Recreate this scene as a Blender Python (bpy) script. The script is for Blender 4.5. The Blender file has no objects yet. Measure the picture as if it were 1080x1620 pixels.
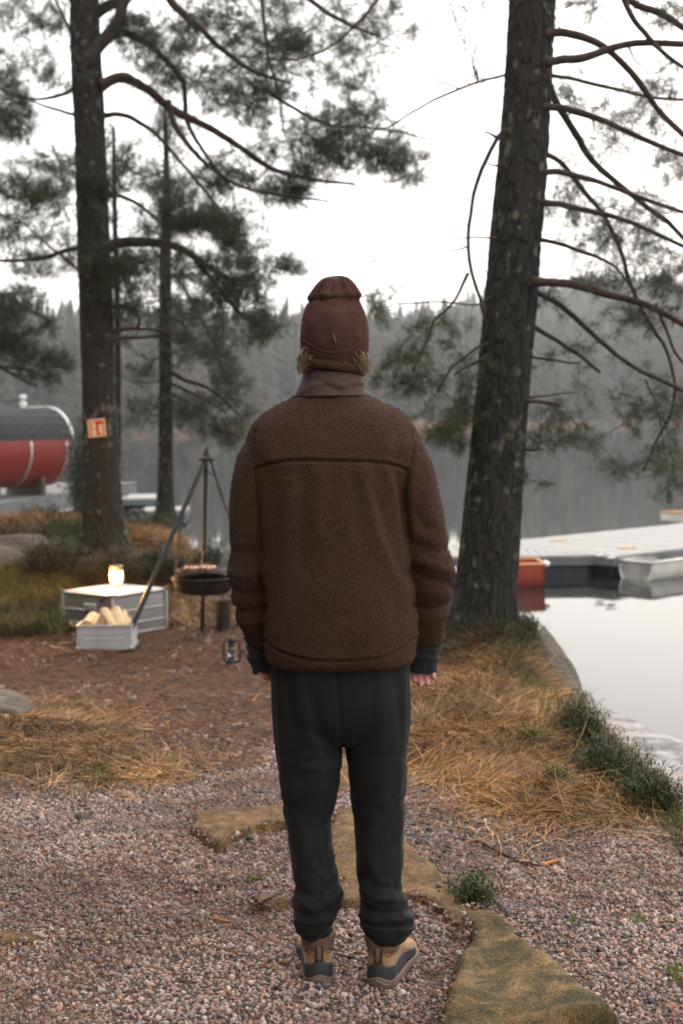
import bpy, math, random
import numpy as np
from mathutils import Vector, Matrix, kdtree

SC = bpy.context.scene
COL = SC.collection
R = np.random.RandomState(7)
random.seed(7)

# ------------------------------------------------------------------ camera
CAM_Z = 1.53
TH = math.radians(3.94)          # pitch down
RO = 0.014                       # slight roll, right side of horizon higher
FPX = 2250.0                     # 50 mm on 36 mm tall frame of 1620 px
_F = np.array([0, math.cos(TH), -math.sin(TH)])
_U0 = np.array([0, math.sin(TH), math.cos(TH)])
_R0 = np.array([1.0, 0, 0])
_R = _R0 * math.cos(RO) - _U0 * math.sin(RO)
_U = _U0 * math.cos(RO) + _R0 * math.sin(RO)
CAM = np.array([0, 0, CAM_Z])
cd = bpy.data.cameras.new('camera')
cam = bpy.data.objects.new('camera', cd)
COL.objects.link(cam)
cd.sensor_fit = 'VERTICAL'; cd.sensor_height = 36; cd.sensor_width = 24; cd.lens = 50
cd.clip_start = 0.05; cd.clip_end = 3000
cd.dof.use_dof = True; cd.dof.focus_distance = 3.7; cd.dof.aperture_fstop = 4.5
cam.matrix_world = Matrix(((_R[0], _U[0], -_F[0], 0), (_R[1], _U[1], -_F[1], 0), (_R[2], _U[2], -_F[2], CAM_Z), (0, 0, 0, 1)))
SC.camera = cam

# ------------------------------------------------------------------ world, sun, exposure
w = bpy.data.worlds.new('World'); SC.world = w; w.use_nodes = True
nt = w.node_tree
bg = nt.nodes['Background']
sky = nt.nodes.new('ShaderNodeTexSky'); sky.sky_type = 'NISHITA'; sky.sun_disc = False
SUN_EL, SUN_AZ = math.radians(32), math.radians(24)      # azimuth from +Y towards +X
sky.sun_elevation = SUN_EL; sky.sun_rotation = SUN_AZ
sky.air_density = 1.0; sky.dust_density = 4.0; sky.ozone_density = 1.0
tc = nt.nodes.new('ShaderNodeTexCoord')
cl = nt.nodes.new('ShaderNodeTexNoise'); cl.inputs['Scale'].default_value = 2.2; cl.inputs['Detail'].default_value = 4
mp = nt.nodes.new('ShaderNodeMapping'); mp.inputs['Scale'].default_value = (1, 1, 3)
nt.links.new(tc.outputs['Generated'], mp.inputs[0]); nt.links.new(mp.outputs[0], cl.inputs[0])
rp = nt.nodes.new('ShaderNodeValToRGB')
rp.color_ramp.elements[0].position = 0.3; rp.color_ramp.elements[0].color = (10.9, 10.5, 10.1, 1)
rp.color_ramp.elements[1].position = 0.7; rp.color_ramp.elements[1].color = (12.1, 11.7, 11.3, 1)
nt.links.new(cl.outputs[0], rp.inputs[0])
mx = nt.nodes.new('ShaderNodeMixRGB'); mx.inputs[0].default_value = 0.9
nt.links.new(sky.outputs[0], mx.inputs[1]); nt.links.new(rp.outputs[0], mx.inputs[2])
nt.links.new(mx.outputs[0], bg.inputs[0]); bg.inputs[1].default_value = 0.15
sl = bpy.data.lights.new('sun', 'SUN'); sl.energy = 0.8; sl.angle = math.radians(14); sl.color = (1, .96, .9)
so = bpy.data.objects.new('sun', sl); COL.objects.link(so)
sd = Vector((math.sin(SUN_AZ) * math.cos(SUN_EL), math.cos(SUN_AZ) * math.cos(SUN_EL), math.sin(SUN_EL)))
so.rotation_euler = sd.to_track_quat('Z', 'Y').to_euler(); so.location = (0, 0, 30)
SC.view_settings.view_transform = 'Standard'; SC.view_settings.look = 'None'
SC.view_settings.exposure = 0.38; SC.view_settings.gamma = 1.0; SC.view_settings.use_curve_mapping = False
SC.render.engine = 'CYCLES'
SC.cycles.use_denoising = True
SC.cycles.volume_bounces = 0
SC.cycles.max_bounces = 6; SC.cycles.diffuse_bounces = 3; SC.cycles.transparent_max_bounces = 8
SC.cycles.sample_clamp_indirect = 6

# ------------------------------------------------------------------ helpers
WATER = -1.10
def ray(px, py):
    d = _F + _R * ((px - 540) / FPX) + _U * ((810 - py) / FPX)
    return d
def P(px, py, Y):
    d = ray(px, py)
    return CAM + d * (Y / d[1])
def G(px, py, z):
    d = ray(px, py)
    return CAM + d * ((z - CAM_Z) / d[2])
def V3(a): return Vector((float(a[0]), float(a[1]), float(a[2])))
def ss(a, b, x):
    t = np.clip((x - a) / (b - a), 0, 1)
    return t * t * (3 - 2 * t)
def _h(ix, iy, iz, s):
    n = (ix * 374761393 + iy * 668265263 + iz * 2147483647 % 4294967296 + iz * 1274126177 + s * 974634777) & 0xffffffff
    n = ((n ^ (n >> 13)) * 1274126177) & 0xffffffff
    n = (n ^ (n >> 16)) & 0xffff
    return n / 65535.0
def vnoise(x, y, z=None, s=0):
    x = np.asarray(x, float); y = np.asarray(y, float)
    z = np.zeros_like(x) if z is None else np.asarray(z, float)
    xi = np.floor(x).astype(np.int64); yi = np.floor(y).astype(np.int64); zi = np.floor(z).astype(np.int64)
    fx = x - xi; fy = y - yi; fz = z - zi
    fx = fx * fx * (3 - 2 * fx); fy = fy * fy * (3 - 2 * fy); fz = fz * fz * (3 - 2 * fz)
    r = 0
    for a in (0, 1):
        for b in (0, 1):
            for c in (0, 1):
                r = r + _h(xi + a, yi + b, zi + c, s) * (fx if a else 1 - fx) * (fy if b else 1 - fy) * (fz if c else 1 - fz)
    return r
def fbm(x, y, z=None, s=0, o=4):
    r = 0; a = .5; t = 0
    z = np.zeros_like(np.asarray(x, float)) if z is None else z
    for k in range(o):
        f = 2 ** k
        r = r + a * vnoise(x * f, y * f, z * f, s + k * 17); t += a; a *= .5
    return r / t

def props(o, label=None, cat=None, group=None, kind=None):
    if label: o['label'] = label
    if cat: o['category'] = cat
    if group: o['group'] = group
    if kind: o['kind'] = kind
    return o
def thing(name, label, cat, loc=(0, 0, 0), group=None):
    o = bpy.data.objects.new(name, None); COL.objects.link(o)
    o.location = V3(loc); o.empty_display_size = .1
    return props(o, label, cat, group)
def mesh(name, v, f, mat, parent=None, smooth=True, col=None, uv=None):
    """v in world coordinates; the parent's location is subtracted"""
    v = np.asarray(v, np.float64).reshape(-1, 3)
    if parent is not None:
        q = parent; off = np.zeros(3)
        while q is not None:
            off += np.array(q.location); q = q.parent
        v = v - off
    me = bpy.data.meshes.new(name)
    if isinstance(f, np.ndarray):
        n, k = f.shape
        me.vertices.add(len(v)); me.vertices.foreach_set('co', v.astype(np.float32).ravel())
        me.loops.add(n * k); me.loops.foreach_set('vertex_index', f.astype(np.int32).ravel())
        me.polygons.add(n); me.polygons.foreach_set('loop_start', np.arange(0, n * k, k, dtype=np.int32))
        try: me.polygons.foreach_set('loop_total', np.full(n, k, np.int32))
        except Exception: pass
        me.update(calc_edges=True)
    else:
        me.from_pydata([tuple(p) for p in v], [], f); me.update()
    if smooth:
        me.polygons.foreach_set('use_smooth', np.ones(len(me.polygons), bool))
    if col is not None:
        a = me.color_attributes.new('Col', 'FLOAT_COLOR', 'POINT')
        c = np.ones((len(v), 4), np.float32); c[:, :3] = col
        a.data.foreach_set('color', c.ravel())
    me.materials.append(mat)
    me.validate()
    o = bpy.data.objects.new(name, me); COL.objects.link(o)
    if parent is not None: o.parent = parent
    return o

class MB:
    """collects shapes of one part"""
    def __init__(s): s.v = []; s.f = []; s.n = 0
    def add(s, v, f):
        v = np.asarray(v, float).reshape(-1, 3)
        s.v.append(v)
        s.f += [tuple(int(i) + s.n for i in q) for q in f]; s.n += len(v)
        return s
    def box(s, c, size, rz=0, bev=0.0, M=None):
        x, y, z = [q / 2 for q in size]
        b = min(bev, x * .9, y * .9, z * .9)
        if b <= 0:
            v = np.array([(i * x, j * y, k * z) for i in (-1, 1) for j in (-1, 1) for k in (-1, 1)])
            f = [(0, 1, 3, 2), (4, 6, 7, 5), (0, 4, 5, 1), (2, 3, 7, 6), (0, 2, 6, 4), (1, 5, 7, 3)]
        else:
            # chamfered in xy, chamfered rims in z
            def ring(zz, ins):
                X = x - ins; Y = y - ins; c_ = b
                return [(-X + c_, -Y, zz), (X - c_, -Y, zz), (X, -Y + c_, zz), (X, Y - c_, zz), (X - c_, Y, zz), (-X + c_, Y, zz), (-X, Y - c_, zz), (-X, -Y + c_, zz)]
            v = np.array(ring(-z, b) + ring(-z + b, 0) + ring(z - b, 0) + ring(z, b))
            f = [tuple(range(7, -1, -1)), tuple(range(24, 32))]
            for r_ in range(3):
                for i in range(8):
                    f.append((r_ * 8 + i, r_ * 8 + (i + 1) % 8, r_ * 8 + 8 + (i + 1) % 8, r_ * 8 + 8 + i))
        if M is not None: v = v @ np.array(M).T
        ca, sa = math.cos(rz), math.sin(rz)
        v = np.stack([v[:, 0] * ca - v[:, 1] * sa, v[:, 0] * sa + v[:, 1] * ca, v[:, 2]], 1) + np.array(c)
        return s.add(v, f)
    def tube(s, pts, r, n=8, cap=True):
        v, f = tube(pts, r, n, cap)
        return s.add(v, f)
    def lathe(s, c, prof, n=24, axis=None):
        v = []; f = []
        for (r, z) in prof:
            for i in range(n):
                a = 2 * math.pi * i / n
                v.append((r * math.cos(a), r * math.sin(a), z))
        m = len(prof)
        for j in range(m - 1):
            for i in range(n):
                f.append((j * n + i, j * n + (i + 1) % n, (j + 1) * n + (i + 1) % n, (j + 1) * n + i))
        f.append(tuple(range(n - 1, -1, -1))); f.append(tuple((m - 1) * n + i for i in range(n)))
        v = np.array(v)
        if axis is not None:
            q = Vector((0, 0, 1)).rotation_difference(V3(axis)).to_matrix()
            v = v @ np.array(q).T
        return s.add(v + np.array(c), f)
    def build(s, name, mat, parent=None, smooth=False):
        return mesh(name, np.concatenate(s.v), s.f, mat, parent, smooth)

def frames(pts):
    pts = np.asarray(pts, float)
    t = np.gradient(pts, axis=0) if len(pts) > 2 else np.repeat((pts[-1] - pts[0])[None], len(pts), 0)
    t /= np.linalg.norm(t, axis=1)[:, None] + 1e-12
    a = np.array([0, 0, 1.0]) if abs(t[0][2]) < .9 else np.array([1.0, 0, 0])
    us = []; vs = []
    u = np.cross(t[0], a); u /= np.linalg.norm(u)
    for i in range(len(pts)):
        u = u - t[i] * u.dot(t[i]); u /= np.linalg.norm(u) + 1e-12
        us.append(u.copy()); vs.append(np.cross(t[i], u))
    return np.array(us), np.array(vs)
def tube(pts, r, n=8, cap=True):
    pts = np.asarray(pts, float); m = len(pts)
    r = np.broadcast_to(np.asarray(r, float), (m,))
    u, v = frames(pts)
    a = np.arange(n) * 2 * math.pi / n
    V = pts[:, None] + (u[:, None] * np.cos(a)[None, :, None] + v[:, None] * np.sin(a)[None, :, None]) * r[:, None, None]
    f = [(j * n + i, j * n + (i + 1) % n, (j + 1) * n + (i + 1) % n, (j + 1) * n + i) for j in range(m - 1) for i in range(n)]
    if cap: f += [tuple(range(n - 1, -1, -1)), tuple((m - 1) * n + i for i in range(n))]
    return V.reshape(-1, 3), f
def smoothline(pts, n):
    """Catmull-Rom resample of rows of numbers"""
    p = np.asarray(pts, float)
    if len(p) < 3:
        t = np.linspace(0, 1, n)[:, None]; return p[0] * (1 - t) + p[-1] * t
    q = np.vstack([2 * p[0] - p[1], p, 2 * p[-1] - p[-2]])
    out = []
    for s_ in np.linspace(0, len(p) - 1 - 1e-6, n):
        i = int(s_); t = s_ - i
        a, b, c, d = q[i], q[i + 1], q[i + 2], q[i + 3]
        out.append(.5 * ((2 * b) + (c - a) * t + (2 * a - 5 * b + 4 * c - d) * t * t + (3 * b - a - 3 * c + d) * t ** 3))
    return np.array(out)

# ------------------------------------------------------------------ materials
def newmat(name):
    m = bpy.data.materials.new(name); m.use_nodes = True
    return m, m.node_tree, m.node_tree.nodes['Principled BSDF']
def N(t, kind, **kw):
    n = t.nodes.new(kind)
    for k, v in kw.items(): n.inputs[k].default_value = v
    return n
def mat(name, c1, c2=None, scale=8, rough=.8, bump=.2, bscale=None, bdist=.01, metal=0, attr=False, stretch=(1, 1, 1), pos=(.35, .65),
        detail=6, sheen=0, spec=.5, c3=None, emit=None, estr=0, coat=0, rvar=0):
    m, t, b = newmat(name)
    c2 = c2 or c1
    tcn = t.nodes.new('ShaderNodeTexCoord'); mpn = t.nodes.new('ShaderNodeMapping')
    mpn.inputs['Scale'].default_value = stretch
    t.links.new(tcn.outputs['Object'], mpn.inputs[0])
    nz = N(t, 'ShaderNodeTexNoise', Scale=scale, Detail=detail, Roughness=.6)
    t.links.new(mpn.outputs[0], nz.inputs['Vector'])
    cr = t.nodes.new('ShaderNodeValToRGB')
    cr.color_ramp.elements[0].position = pos[0]; cr.color_ramp.elements[0].color = (*c1, 1)
    cr.color_ramp.elements[1].position = pos[1]; cr.color_ramp.elements[1].color = (*c2, 1)
    if c3:
        e = cr.color_ramp.elements.new(min(.98, pos[1] + .1)); e.color = (*c3, 1)
    t.links.new(nz.outputs[0], cr.inputs[0])
    out = cr.outputs[0]
    if attr:
        at = t.nodes.new('ShaderNodeVertexColor'); at.layer_name = 'Col'
        mxn = t.nodes.new('ShaderNodeMixRGB'); mxn.blend_type = 'MULTIPLY'; mxn.inputs[0].default_value = 1
        t.links.new(out, mxn.inputs[1]); t.links.new(at.outputs[0], mxn.inputs[2]); out = mxn.outputs[0]
    t.links.new(out, b.inputs['Base Color'])
    b.inputs['Roughness'].default_value = rough; b.inputs['Metallic'].default_value = metal
    b.inputs['Specular IOR Level'].default_value = spec
    if sheen:
        b.inputs['Sheen Weight'].default_value = sheen; b.inputs['Sheen Roughness'].default_value = .5
    if coat: b.inputs['Coat Weight'].default_value = coat
    if rvar:
        rr = t.nodes.new('ShaderNodeMapRange'); rr.inputs['To Min'].default_value = rough - rvar; rr.inputs['To Max'].default_value = rough + rvar
        t.links.new(nz.outputs[0], rr.inputs[0]); t.links.new(rr.outputs[0], b.inputs['Roughness'])
    if bump:
        n2 = N(t, 'ShaderNodeTexNoise', Scale=bscale or scale * 3, Detail=8, Roughness=.65)
        t.links.new(mpn.outputs[0], n2.inputs['Vector'])
        bp = N(t, 'ShaderNodeBump', Strength=bump, Distance=bdist)
        t.links.new(n2.outputs[0], bp.inputs['Height']); t.links.new(bp.outputs[0], b.inputs['Normal'])
    if emit:
        b.inputs['Emission Color'].default_value = (*emit, 1); b.inputs['Emission Strength'].default_value = estr
    return m
MT = {}
MT['gravel'] = mat('gravel_stone', (.75, .75, .75), (1, 1, 1), 120, .75, .3, 300, .002, attr=True)
MT['blade'] = mat('grass_blade', (.8, .8, .8), (1, 1, 1), 30, .7, 0, attr=True)
MT['needle'] = mat('pine_needle', (.8, .8, .8), (1, 1, 1), 9, .6, 0, attr=True)
MT['ground'] = mat('forest_floor', (.62, .62, .62), (1.2, 1.2, 1.2), 40, .9, .8, 90, .02, attr=True)
def rock_mat(name, a, b, c, sc=10, split=(.42, .58)):
    """two mineral or lichen tones in patches, broken by fine speckle, rough relief"""
    m, t, bs = newmat(name)
    tcn = t.nodes.new('ShaderNodeTexCoord')
    n1 = N(t, 'ShaderNodeTexNoise', Scale=sc, Detail=10., Roughness=.72, Distortion=.4); n2 = N(t, 'ShaderNodeTexNoise', Scale=150., Detail=4., Roughness=.7)
    n3 = N(t, 'ShaderNodeTexNoise', Scale=sc * .35, Detail=3.); vo = N(t, 'ShaderNodeTexVoronoi', Scale=70.)
    for n in (n1, n2, n3, vo): t.links.new(tcn.outputs['Object'], n.inputs['Vector'])
    cr = t.nodes.new('ShaderNodeValToRGB'); cr.color_ramp.elements[0].position = split[0]; cr.color_ramp.elements[0].color = (*a, 1)
    cr.color_ramp.elements[1].position = split[1]; cr.color_ramp.elements[1].color = (*b, 1)
    e = cr.color_ramp.elements.new(min(.95, split[1] + .12)); e.color = (*c, 1)
    t.links.new(n1.outputs[0], cr.inputs[0])
    sp = t.nodes.new('ShaderNodeValToRGB'); sp.color_ramp.elements[0].position = .38; sp.color_ramp.elements[0].color = (.45, .45, .42, 1); sp.color_ramp.elements[1].position = .62; sp.color_ramp.elements[1].color = (1.45, 1.4, 1.3, 1)
    t.links.new(n2.outputs[0], sp.inputs[0])
    big = t.nodes.new('ShaderNodeValToRGB'); big.color_ramp.elements[0].position = .35; big.color_ramp.elements[0].color = (.72, .72, .7, 1); big.color_ramp.elements[1].position = .65; big.color_ramp.elements[1].color = (1.15, 1.1, 1.05, 1)
    t.links.new(n3.outputs[0], big.inputs[0])
    m1 = t.nodes.new('ShaderNodeMixRGB'); m1.blend_type = 'MULTIPLY'; m1.inputs[0].default_value = 1
    m2 = t.nodes.new('ShaderNodeMixRGB'); m2.blend_type = 'MULTIPLY'; m2.inputs[0].default_value = 1
    t.links.new(cr.outputs[0], m1.inputs[1]); t.links.new(sp.outputs[0], m1.inputs[2]); t.links.new(m1.outputs[0], m2.inputs[1]); t.links.new(big.outputs[0], m2.inputs[2])
    t.links.new(m2.outputs[0], bs.inputs['Base Color']); bs.inputs['Roughness'].default_value = .85; bs.inputs['Specular IOR Level'].default_value = .3
    b1 = N(t, 'ShaderNodeBump', Strength=1., Distance=.02); t.links.new(n1.outputs[0], b1.inputs['Height'])
    b2 = N(t, 'ShaderNodeBump', Strength=.9, Distance=.004); t.links.new(n2.outputs[0], b2.inputs['Height']); t.links.new(b1.outputs[0], b2.inputs['Normal'])
    t.links.new(b2.outputs[0], bs.inputs['Normal'])
    return m
MT['rock_tan'] = rock_mat('tan_lichened_rock', (.15, .098, .052), (.30, .185, .098), (.36, .25, .16), 14)
MT['rock_moss'] = rock_mat('mossy_rock', (.085, .072, .032), (.26, .17, .082), (.35, .24, .14), 9, (.42, .58))
MT['rock_grey'] = rock_mat('grey_granite', (.09, .085, .07), (.18, .165, .15), (.24, .225, .21), 6)
MT['rock_pink'] = rock_mat('pinkish_granite', (.10, .08, .065), (.19, .145, .125), (.24, .19, .17), 3)
MT['rock_wet'] = mat('pale_shore_rock', (.10, .09, .09), (.36, .34, .345), 3.5, .45, .8, 25, .03, pos=(.42, .56), stretch=(1, 1, 3))
MT['bark'] = mat('pine_bark', (.0115, .0105, .008), (.031, .027, .0215), 26, .9, .9, 60, .012, attr=True, stretch=(1, 1, .35))
MT['branch_bark'] = mat('branch_bark', (.022, .017, .014), (.06, .039, .030), 14, .85, .7, 60, .006, attr=True)
MT['alu'] = mat('brushed_aluminium', (.36, .36, .365), (.45, .45, .45), 6, .42, .1, 60, .002, metal=.75, stretch=(1, 1, 6))
MT['alu_trim'] = mat('aluminium_edge_profile', (.5, .5, .5), (.6, .6, .6), 6, .35, .05, 60, .001, metal=.6)
MT['alu_light'] = mat('pale_aluminium', (.52, .52, .55), (.62, .62, .65), 6, .5, .1, 50, .002, metal=.3)
MT['black_metal'] = mat('blackened_steel', (.018, .018, .018), (.04, .036, .033), 20, .5, .3, 80, .002, metal=.5)
MT['steel_leg'] = mat('dark_grey_steel', (.03, .034, .034), (.055, .055, .052), 25, .45, .3, 80, .002, metal=.4)
MT['plastic_dark'] = mat('dark_plastic', (.02, .02, .02), (.03, .03, .03), 20, .5, .1)
MT['wood_cut'] = mat('split_firewood', (.62, .42, .22), (.78, .58, .35), 12, .8, .6, 60, .003, stretch=(1, 1, 1))
MT['wood_bark'] = mat('firewood_bark', (.16, .08, .045), (.3, .17, .09), 20, .9, .6, 60, .005)
MT['stick'] = mat('bare_stick', (.42, .27, .14), (.6, .42, .25), 15, .8, .4)
MT['twig_dark'] = mat('dark_twig', (.04, .03, .025), (.09, .06, .045), 30, .85, .4)
MT['orange_chip'] = mat('orange_bark_chip', (.45, .17, .05), (.55, .24, .08), 15, .8, .4)
MT['plank'] = mat('weathered_plank', (.27, .265, .26), (.37, .36, .35), 3, .75, .4, 40, .003, stretch=(1, 8, 1))
MT['plank_dark'] = mat('grey_deck_board', (.11, .11, .115), (.17, .17, .175), 3, .7, .4, 40, .003, stretch=(1, 6, 1))
MT['deck_side'] = mat('grey_deck_fascia', (.10, .11, .12), (.14, .15, .16), 3, .7, .3, 40, .003)
MT['pontoon'] = mat('dark_pontoon', (.012, .018, .022), (.02, .03, .036), 6, .5, .2)
MT['red_boat'] = mat('faded_red_hull', (.30, .045, .022), (.38, .06, .03), 5, .5, .15, 30, .002)
MT['orange_trim'] = mat('orange_gunwale', (.55, .24, .10), (.62, .3, .13), 10, .5, .1)
MT['white_hull'] = mat('off_white_hull', (.55, .53, .47), (.65, .63, .58), 3, .4, .1, coat=.3)
MT['grey_hull'] = mat('grey_hull_stripe', (.30, .29, .29), (.36, .35, .35), 5, .5, .1)
MT['yellow'] = mat('yellow_webbing', (.62, .42, .12), (.68, .48, .18), 20, .6, .1)
MT['sauna_red'] = mat('red_painted_stave', (.21, .014, .007), (.28, .022, .011), 6, .5, .3, 40, .003, stretch=(6, 1, 1))
MT['shingle'] = mat('black_roof_shingle', (.018, .019, .021), (.034, .036, .04), 20, .85, .7, 120, .004)
MT['white_trim'] = mat('white_trim', (.72, .72, .70), (.8, .8, .78), 8, .5, .1)
MT['chrome'] = mat('flue_steel', (.55, .55, .56), (.65, .65, .66), 5, .25, 0, metal=.9)
MT['timber'] = mat('dark_timber', (.06, .045, .035), (.09, .07, .055), 8, .8, .4)
MT['ember'] = mat('sausage_skin', (.50, .17, .085), (.62, .26, .14), 30, .4, .2, 60, .002, coat=.3)
MT['bucket'] = mat('dull_grey_bucket', (.035, .04, .038), (.055, .06, .055), 15, .6, .3)
MT['lantern'] = mat('dark_lantern_metal', (.025, .03, .03), (.045, .055, .055), 20, .4, .2, metal=.5)
MT['glass'] = mat('lantern_glass', (.35, .37, .36), (.4, .42, .4), 10, .08, 0)
MT['glass'].node_tree.nodes['Principled BSDF'].inputs['Transmission Weight'].default_value = .85
MT['lamp_cap'] = mat('bronze_lamp_cap', (.22, .15, .09), (.28, .2, .12), 10, .4, .1, metal=.4)
MT['lamp_glow'] = mat('glowing_lamp_globe', (.9, .7, .4), None, 5, .5, 0, emit=(1, .60, .20), estr=6)
MT['sign_plate'] = mat('cream_sign_plate', (.60, .46, .30), (.66, .52, .35), 20, .6, .1)
MT['sign_red'] = mat('bright_sign_red', (.62, .012, .006), (.66, .02, .01), 20, .5, 0)
MT['sign_orange'] = mat('faded_sign_red', (.60, .20, .10), (.66, .27, .14), 20, .5, 0)
MT['sign_white'] = mat('pale_sign_symbol', (.62, .58, .42), (.66, .6, .42), 20, .5, 0)
MT['blue'] = mat('blue_plastic', (.08, .28, .62), (.1, .3, .65), 10, .4, 0)
# clothes
MT['skin'] = mat('skin', (.60, .25, .20), (.68, .32, .26), 18, .5, .15, 160, .001)
MT['skin'].node_tree.nodes['Principled BSDF'].inputs['Subsurface Weight'].default_value = .1
MT['skin'].node_tree.nodes['Principled BSDF'].inputs['Subsurface Radius'].default_value = (.01, .004, .002)
MT['hair'] = mat('sandy_hair', (.10, .055, .025), (.30, .18, .09), 60, .45, 0)
MT['knit'] = mat('maroon_knit', (.080, .031, .025), (.108, .042, .034), 90, .9, .5, 500, .0012, sheen=.25, spec=.2)
MT['mitt'] = mat('charcoal_knit', (.013, .015, .016), (.026, .028, .030), 120, .95, .8, 420, .002, sheen=.2, spec=.2)
MT['collar'] = mat('brown_woven_collar', (.062, .038, .031), (.076, .047, .038), 40, .75, .25, 500, .0008, spec=.3)
MT['sock'] = mat('black_sock', (.012, .012, .014), (.02, .02, .022), 90, .95, .3)
MT['nubuck'] = mat('tan_nubuck', (.30, .155, .065), (.38, .205, .09), 30, .85, .3, 250, .001, sheen=.15)
MT['boot_brown'] = mat('brown_suede', (.15, .085, .06), (.20, .12, .085), 30, .9, .3, 250, .001)
MT['boot_black'] = mat('black_rubberised_leather', (.022, .026, .028), (.04, .044, .046), 30, .6, .3, 200, .001)
MT['sole'] = mat('taupe_rubber_sole', (.15, .105, .085), (.2, .145, .12), 20, .7, .4, 90, .002)
MT['lug'] = mat('dark_outsole', (.02, .018, .018), (.035, .03, .03), 20, .7, .4)
MT['lace'] = mat('dark_webbing', (.03, .025, .02), (.05, .04, .03), 60, .8, .3)
MT['moss'] = mat('moss_green', (.8, .8, .8), (1, 1, 1), 30, .9, 0, attr=True)
MT['far'] = mat('far_conifer', (.8, .8, .8), (1, 1, 1), 1, .9, 0, attr=True)

def fleece():
    m, t, b = newmat('brown_sherpa_fleece')
    tcn = t.nodes.new('ShaderNodeTexCoord')
    n1 = N(t, 'ShaderNodeTexNoise', Scale=250., Detail=3., Roughness=.55, Distortion=.5)
    n2 = N(t, 'ShaderNodeTexVoronoi', Scale=320.)
    n3 = N(t, 'ShaderNodeTexNoise', Scale=12., Detail=4.)
    for n in (n1, n2, n3): t.links.new(tcn.outputs['Object'], n.inputs['Vector'])
    cr = t.nodes.new('ShaderNodeValToRGB')
    cr.color_ramp.elements[0].position = .36; cr.color_ramp.elements[0].color = (.042, .0205, .0125, 1)
    cr.color_ramp.elements[1].position = .62; cr.color_ramp.elements[1].color = (.115, .058, .036, 1)
    t.links.new(n1.outputs[0], cr.inputs[0])
    mm = t.nodes.new('ShaderNodeMixRGB'); mm.blend_type = 'MULTIPLY'; mm.inputs[0].default_value = .5
    cr3 = t.nodes.new('ShaderNodeValToRGB')
    cr3.color_ramp.elements[0].position = .3; cr3.color_ramp.elements[0].color = (.75, .75, .75, 1)
    cr3.color_ramp.elements[1].position = .7
    t.links.new(n3.outputs[0], cr3.inputs[0])
    t.links.new(cr.outputs[0], mm.inputs[1]); t.links.new(cr3.outputs[0], mm.inputs[2])
    t.links.new(mm.outputs[0], b.inputs['Base Color'])
    b.inputs['Roughness'].default_value = .95; b.inputs['Specular IOR Level'].default_value = .15
    b.inputs['Sheen Weight'].default_value = .08; b.inputs['Sheen Roughness'].default_value = .6
    b.inputs['Sheen Tint'].default_value = (.8, .55, .45, 1)
    ad = t.nodes.new('ShaderNodeMath'); ad.operation = 'MULTIPLY_ADD'; ad.inputs[1].default_value = -.5
    t.links.new(n2.outputs['Distance'], ad.inputs[0]); t.links.new(n1.outputs[0], ad.inputs[2])
    bp = N(t, 'ShaderNodeBump', Strength=1., Distance=.009)
    t.links.new(ad.outputs[0], bp.inputs['Height']); t.links.new(bp.outputs[0], b.inputs['Normal'])
    return m
MT['fleece'] = fleece()
def trouser_mat():
    m = mat('charcoal_trouser_cloth', (.0105, .0115, .012), (.0155, .017, .0175), 6, .85, .6, 700, .0008, sheen=.03, spec=.2)
    return m
MT['trouser'] = trouser_mat()
def water_mat():
    m, t, b = newmat('lake_water')
    b.inputs['Base Color'].default_value = (.012, .016, .016, 1); b.inputs['Roughness'].default_value = .015
    b.inputs['IOR'].default_value = 1.333
    tcn = t.nodes.new('ShaderNodeTexCoord'); mpn = t.nodes.new('ShaderNodeMapping'); mpn.inputs['Scale'].default_value = (1, 1, 1)
    t.links.new(tcn.outputs['Object'], mpn.inputs[0])
    n1 = N(t, 'ShaderNodeTexNoise', Scale=2.5, Detail=5., Roughness=.5)
    t.links.new(mpn.outputs[0], n1.inputs['Vector'])
    bp = N(t, 'ShaderNodeBump', Strength=.012, Distance=.1)
    t.links.new(n1.outputs[0], bp.inputs['Height']); t.links.new(bp.outputs[0], b.inputs['Normal'])
    return m
MT['water'] = water_mat()

# ------------------------------------------------------------------ terrain
SHORE = np.array([(1.40, -60), (1.42, -5), (1.42, 4), (1.34, 5.2), (1.20, 6.2), (1.12, 7.2), (1.13, 8.2), (1.26, 9.2), (1.30, 10.4), (1.0, 11.6), (.2, 13.2), (-.8, 14.8), (-1.6, 15.6),
                  (-1.9, 16.6), (-2.5, 18.0), (-4, 19.2), (-8, 20.5), (-14, 19.5), (-30, 24), (-80, 30), (-400, 60), (-400, -400), (300, -400), (300, -120), (60, -90)])
def polysd(x, y, poly):
    """signed distance, negative inside"""
    x = np.asarray(x, float); y = np.asarray(y, float)
    d = np.full(x.shape, 1e9); ins = np.zeros(x.shape, bool)
    n = len(poly)
    for i in range(n):
        ax, ay = poly[i][:2]; bx, by = poly[(i + 1) % n][:2]
        ex, ey = bx - ax, by - ay
        t = np.clip(((x - ax) * ex + (y - ay) * ey) / (ex * ex + ey * ey + 1e-12), 0, 1)
        d = np.minimum(d, np.hypot(x - ax - t * ex, y - ay - t * ey))
        c = ((ay > y) != (by > y)) & (x < ex * (y - ay) / (ey + 1e-12 if ey == 0 else ey) + ax)
        ins ^= c
    return np.where(ins, -d, d)
def gbump(x, y, cx, cy, sx, sy): return np.exp(-((x - cx) / sx) ** 2 - ((y - cy) / sy) ** 2)
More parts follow.
